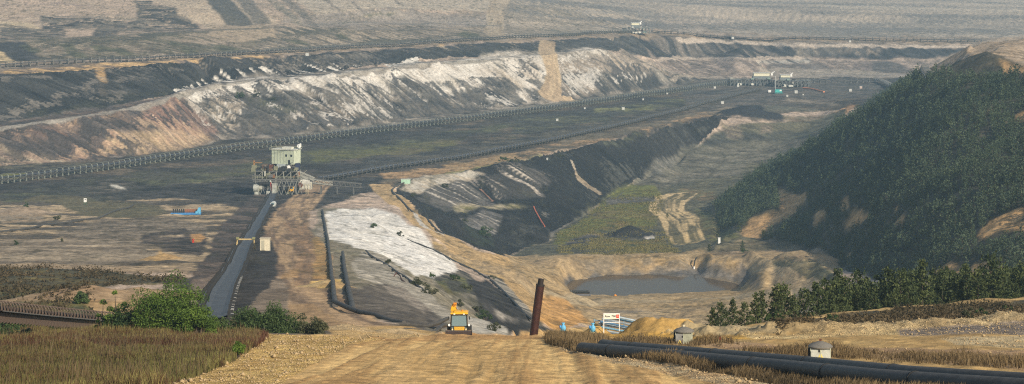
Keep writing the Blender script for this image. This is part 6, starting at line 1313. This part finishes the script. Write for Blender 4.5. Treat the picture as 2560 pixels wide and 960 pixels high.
for k, (u, v, w_, h_, lb) in enumerate(((1940,834,60,22,'dark rounded shrub at the left end of the bank vegetation'),(1985,826,60,22,'second dark shrub from the left on the bank'),(2082,806,36,28,'upright leafy shrub on the bank crest'),(2420,800,36,30,'thin shrub high on the bank under the tree row'),(2455,790,44,20,'dark shrub near the right end of the bank'),(2350,772,26,24,'small tree-like shrub standing on the bank top'),(2525,780,40,20,'last dark shrub of the bank at the right edge'))):
    p = at(u, v); s = p.y / F; bush('shrub', lb, p, w_*s, w_*s, h_*s, 900, .10, DULL if k % 2 else BUSH, 110+k, 'shrub', 'shrubs on the bank', clumps=18)
# ---------------------------------------------------------------- grass, weeds, scrub (uncountable)
def blades(pts_, h, w, lean, rng, per=3, spread=.12, seed=.0):
    n = len(pts_); P0 = np.repeat(pts_, per, 0) + np.concatenate([rng.normal(0, spread, (n*per,2)), np.zeros((n*per,1))], 1)
    hh = np.repeat(h, per) * rng.uniform(.55,1.15,n*per); az = rng.uniform(0, 6.28, n*per); ln = lean * rng.uniform(.1,1,n*per) * hh
    d = np.stack([np.cos(az), np.sin(az), np.zeros_like(az)], 1); sd = np.stack([-np.sin(az+.8), np.cos(az+.8), np.zeros_like(az)], 1) * w
    mid_ = P0 + d * (ln*.35)[:,None] + np.array([0,0,1]) * (hh*.6)[:,None]; tip = P0 + d * ln[:,None] + np.array([0,0,1]) * hh[:,None]
    co_ = np.stack([P0 - sd*.5, P0 + sd*.5, mid_ + sd*.6, tip, mid_ - sd*.4], 1).reshape(-1,3)
    b = np.arange(n*per)[:,None]*5; return co_, np.concatenate([np.concatenate([b, b+1, b+2, b+4],1)]), np.concatenate([b+4, b+2, b+3],1)
def field(name, label, cat, pp, dens, hfun, w, lean, m, tonef, seed, per=3, spread=.12, wob=4, fld=None, maxY=None, minY=None):
    rng = np.random.RandomState(seed); sl, mk = polymask(pp, wob, 1)
    j, i = np.nonzero(mk > .35); j = j + sl[0].start; i = i + sl[1].start
    if maxY: k_ = yg[j] < maxY; j, i = j[k_], i[k_]
    ar = np.gradient(yg)[j] * (ug[1]-ug[0]) / F * yg[j]; cnt = rng.poisson(ar * dens * (1 if fld is None else np.clip((FLD[fld][j,i]-.42)*7,0,1.6))); j = np.repeat(j, cnt); i = np.repeat(i, cnt)
    y = yg[j] + rng.uniform(-.5,.5,len(j)) * np.gradient(yg)[j]; u = ug[i] + rng.uniform(-.5,.5,len(j)) * (ug[1]-ug[0]); x = (u-UC)/F*y; z = ZG[j, i] - .03
    pts_ = np.stack([x, y, z], 1); h = hfun(FLD['ns'][j,i], FLD['n'][j,i]); co_, q4, q3 = blades(pts_, h, w, lean, rng, per, spread)
    tone = np.repeat(tonef(FLD['ns'][j,i], FLD['n'][j,i]), per) + rng.uniform(-.15,.15,len(pts_)*per)
    # quads plus tip triangles in one mesh
    me = bpy.data.meshes.new(name); me.vertices.add(len(co_)); me.vertices.foreach_set('co', co_.astype(f32).ravel())
    li = np.concatenate([q4.ravel(), q3.ravel()]); me.loops.add(len(li)); me.loops.foreach_set('vertex_index', li.astype(np.int32))
    ls = np.concatenate([np.arange(len(q4))*4, len(q4)*4 + np.arange(len(q3))*3]); me.polygons.add(len(ls)); me.polygons.foreach_set('loop_start', ls.astype(np.int32)); me.update(calc_edges=True)
    me.materials.append(m); o = bpy.data.objects.new(name, me); C.objects.link(o)
    a = me.attributes.new('tone', 'FLOAT', 'FACE'); a.data.foreach_set('value', np.concatenate([tone, tone]).astype(f32)); print(name, len(pts_)*per)
    return tag(o, label, cat, None, 'stuff')
GYEL = leafmat('dry_grass', (.115,.105,.036), (.33,.29,.10), .35); GRED = leafmat('red_brown_weed', (.060,.038,.020), (.17,.105,.05), .3); GWEED = leafmat('brown_weed', (.055,.042,.024), (.24,.17,.085), .3); SCR = leafmat('scrub_leaf', (.036,.034,.018), (.115,.085,.045), .2)
def scrubf(name, label, cat, pp, dens, hfun, lsz, per, m, tonef, seed, wob, fld=None, maxY=None):
    rng = np.random.RandomState(seed); sl, mk = polymask(pp, wob, 1)
    j, i = np.nonzero(mk > .35); j = j + sl[0].start; i = i + sl[1].start
    if maxY: k_ = yg[j] < maxY; j, i = j[k_], i[k_]
    ar = np.gradient(yg)[j] * (ug[1]-ug[0]) / F * yg[j]; cnt = rng.poisson(ar * dens * (np.clip((FLD['ns'][j,i]-.3)*4,0,1.6) if fld is None else np.clip((FLD[fld][j,i]-.45)*8,0,1.8))); j = np.repeat(j, cnt); i = np.repeat(i, cnt)
    y = yg[j] + rng.uniform(-.5,.5,len(j)) * np.gradient(yg)[j]; u = ug[i] + rng.uniform(-.5,.5,len(j)) * (ug[1]-ug[0]); x = (u-UC)/F*y; h = hfun(FLD['ns'][j,i], 0) * rng.uniform(.4,1.2,len(j))
    c = rng.normal(0,1,(len(j),per,3)); c /= np.linalg.norm(c,axis=2)[...,None]; c *= rng.uniform(.2,1,(len(j),per,1)); c[...,2] = np.abs(c[...,2])
    c = c * (h[:,None,None] * np.array([.8,.8,1.])) + np.stack([x,y,ZG[j,i]],1)[:,None]
    co_, fa = quads(c.reshape(-1,3), lsz, .9, rng); tn = np.repeat(np.clip(tonef(0, FLD['n'][j,i]) + rng.uniform(-.25,.35,len(j)),0,1), per)
    print(name, len(fa)); return tag(leafobj(name, co_, fa, tn, m), label, cat, None, 'stuff')
LG = [(-480,834),(0,834),(300,831),(560,834),(655,842),(640,868),(560,912),(420,962),(380,1000),(-480,1000)]
field('grass', 'yellow green tall dry grass filling the lower left corner', 'grass', LG, 15, lambda a, b: (.08 + 1.0*a) * (.3 + 1.5*b), .03, .45, GYEL, lambda a, b: np.clip((b-.3)*1.5 + (a-.5)*.8,0,1), 1, 4, .10, 3)
field('weeds', 'red brown seeding weeds mixed through the lower left grass', 'weeds', LG, 12, lambda a, b: (.1 + .9*a) * (.3 + 1.5*b), .045, .4, GRED, lambda a, b: np.clip((a-.2)*1.3,0,1), 2, 4, .14, 4, 'ns')
field('weeds', 'tall thin brown stalks standing above the lower left grass', 'weeds', LG, .9, lambda a, b: .8 + .7*a, .05, .35, GWEED, lambda a, b: np.clip((a-.3),0,1), 12, 2, .3, 4)
field('weeds', 'dark red brown band of weeds along the top of the grass', 'weeds', [(-480,846),(0,846),(300,842),(560,840),(665,844),(640,872),(560,892),(500,870),(300,872),(0,880),(-480,890)], 15, lambda a, b: .3 + .7*a, .05, .45, leafmat('russet_weed', (.085,.038,.022), (.21,.105,.06), .3), lambda a, b: np.clip((a-.3)*1.1,0,1), 3, 4, .15, 3)
field('weeds', 'brown weeds in front of and under the twin pipelines', 'weeds', [(1365,850),(1455,872),(1600,886),(1735,902),(1969,930),(2204,960),(2400,980),(2560,990),(2560,1000),(2160,1000),(1922,958),(1735,923),(1594,900),(1450,884),(1370,862)], 17, lambda a, b: .04 + .75*a, .05, .7, GWEED, lambda a, b: np.clip((a-.25)*1.5,0,1), 4, 4, .16, 2)
field('weeds', 'tall brown weeds hiding the left ends of the twin pipelines', 'weeds', [(1365,842),(1420,840),(1500,848),(1520,866),(1460,882),(1370,862)], 14, lambda a, b: .3 + .8*a, .05, .5, GWEED, lambda a, b: np.clip((a-.2)*1.3,0,1), 14, 4, .15, 3)
field('weeds', 'brown and green weeds behind the twin pipelines', 'weeds', [(1370,838),(1500,842),(1700,852),(1800,858),(2000,872),(2300,884),(2560,900),(2560,925),(2300,908),(2000,892),(1700,872),(1500,856),(1400,852)], 6, lambda a, b: .0 + 1.3*a*a, .045, .7, GWEED, lambda a, b: np.clip((a-.2)*1.4,0,1), 5, 4, .14, 4, 'ns')
scrubf('scrub', 'brown scrub covering the bank below the young trees at right', 'scrub', [(1925,824),(2000,811),(2100,796),(2300,778),(2560,762),(3000,742),(3000,772),(2560,789),(2450,800),(2300,812),(2100,822),(1950,834)], 8, lambda a, b: .2 + 1.0*a, .13, 10, SCR, lambda a, b: np.clip((b-.3)*2,0,1), 6, 5)
scrubf('scrub', 'dull green and brown scrub on the slope behind the left bushes', 'scrub', [(-200,700),(0,672),(300,684),(470,690),(460,710),(300,715),(240,726),(230,750),(240,800),(0,810),(-200,800)], .45, lambda a, b: .3 + 1.3*a, .24, 10, SCR, lambda a, b: np.clip((b-.2)*1.3,0,1), 7, 6, 'ns', 560)
field('grass', 'yellow green grass on the valley floor beside the winding track', 'grass', [(1500,500),(1640,470),(1660,500),(1640,560),(1700,632),(1400,636),(1390,590),(1470,545)], .55, lambda a, b: .2 + .5*a, .35, .6, leafmat('valley_grass', (.07,.085,.03), (.20,.17,.06), .2), lambda a, b: np.clip((a-.2)*1.4,0,1), 8, 3, .6, 6, 'ns')
# pebbles and crumbs of soil on the near gravel
PEB = mat('pebble', (.42,.31,.17), .9, var=.4, sc=20)
rng = np.random.RandomState(9); j, i = np.nonzero((GRV > .25) & (YY > 95) & (YY < 215)); ar = np.gradient(yg)[j] * (ug[1]-ug[0]) / F * yg[j]
cnt = rng.poisson(ar * 6 * GRV[j,i]); j = np.repeat(j, cnt); i = np.repeat(i, cnt); n = len(j)
y = yg[j] + rng.uniform(-.4,.4,n); x = (ug[i] + rng.uniform(-1.4,1.4,n) - UC)/F*y; z = ZG[j,i]; s = rng.gamma(1.6, .022, n) + .012
o8 = np.array([(1,0,0),(0,1,0),(-1,0,0),(0,-1,0),(0,0,.8),(0,0,-.6)], f32)
co_ = (o8[None] * rng.uniform(.6,1.3,(n,6,1)) * s[:,None,None] + np.stack([x,y,z+s*.3],1)[:,None]).reshape(-1,3)
tri = np.array([(0,1,4),(1,2,4),(2,3,4),(3,0,4),(1,0,5),(2,1,5),(3,2,5),(0,3,5)]); fa = (np.arange(n)[:,None,None]*6 + tri[None]).reshape(-1,3)
o = mesh_np('gravel', co_, fa, PEB); tag(o, 'pale gravel and pebbles strewn on the road shoulders', 'gravel', None, 'stuff'); print('pebbles', n)
for o_ in list(bpy.data.objects):
    for k_ in ('_H', '_used'):
        if k_ in o_: del o_[k_]
# ---------------------------------------------------------------- camera, sky, sun, haze
cam = bpy.data.cameras.new('camera'); co = bpy.data.objects.new('camera', cam); C.objects.link(co)
co.rotation_euler = (math.radians(90), 0, 0)
cam.sensor_width = 36; cam.lens = 36 * F / 2560; cam.clip_end = 40000; cam.clip_start = .5
cam.shift_y = -(480 - VH) / 2560
bpy.context.scene.camera = co
sc_ = bpy.context.scene
w = bpy.data.worlds.new('World'); sc_.world = w; w.use_nodes = True; nt = w.node_tree
sky = nt.nodes.new('ShaderNodeTexSky'); sky.sky_type = 'NISHITA'; sky.sun_disc = False
SEL, SAZ = 30, 142          # sun elevation, azimuth clockwise from the view direction
sky.sun_elevation = math.radians(SEL); sky.sun_rotation = math.radians(SAZ); sky.air_density = 1.2; sky.dust_density = 2
nt.links.new(sky.outputs[0], nt.nodes['Background'].inputs[0]); nt.nodes['Background'].inputs[1].default_value = .085
sun = bpy.data.lights.new('sun', 'SUN'); sun.energy = 3.9; sun.angle = math.radians(.6); sun.color = (1, .88, .70)
so = bpy.data.objects.new('sun', sun); C.objects.link(so)
d = Vector((math.sin(math.radians(SAZ)) * math.cos(math.radians(SEL)), math.cos(math.radians(SAZ)) * math.cos(math.radians(SEL)), math.sin(math.radians(SEL))))
so.rotation_euler = d.to_track_quat('Z', 'Y').to_euler()
hm = bpy.data.materials.new('haze'); hm.use_nodes = True; nt = hm.node_tree
nt.nodes.remove(nt.nodes['Principled BSDF']); pv = nt.nodes.new('ShaderNodeVolumePrincipled')
pv.inputs['Color'].default_value = (.50, .78, 1, 1); pv.inputs['Density'].default_value = HAZE; pv.inputs['Anisotropy'].default_value = .2
nt.links.new(pv.outputs[0], nt.nodes['Material Output'].inputs['Volume'])
me = bpy.data.meshes.new('haze')
x0, x1, y0, y1, zb, zt = -9000, 9000, -300, 16000, float(ZG.min()) - 2, 4.
me.from_pydata([(x, y, z) for z in (zb, zt) for x, y in ((x0,y0),(x1,y0),(x1,y1),(x0,y1))], [], [(0,3,2,1),(4,5,6,7),(0,1,5,4),(1,2,6,5),(2,3,7,6),(3,0,4,7)])
me.materials.append(hm); ho = bpy.data.objects.new('haze', me); C.objects.link(ho); ho['kind'] = 'stuff'
vs = sc_.view_settings; vs.view_transform = 'Standard'; vs.look = 'None'; vs.gamma = 1; vs.exposure = EXPO; vs.use_curve_mapping = False
cy = sc_.cycles; cy.filter_width = 1.15;  cy.use_denoising = DN; cy.max_bounces = 4; cy.diffuse_bounces = 2; cy.glossy_bounces = 2; cy.transmission_bounces = 3; cy.volume_bounces = 1; cy.transparent_max_bounces = 6
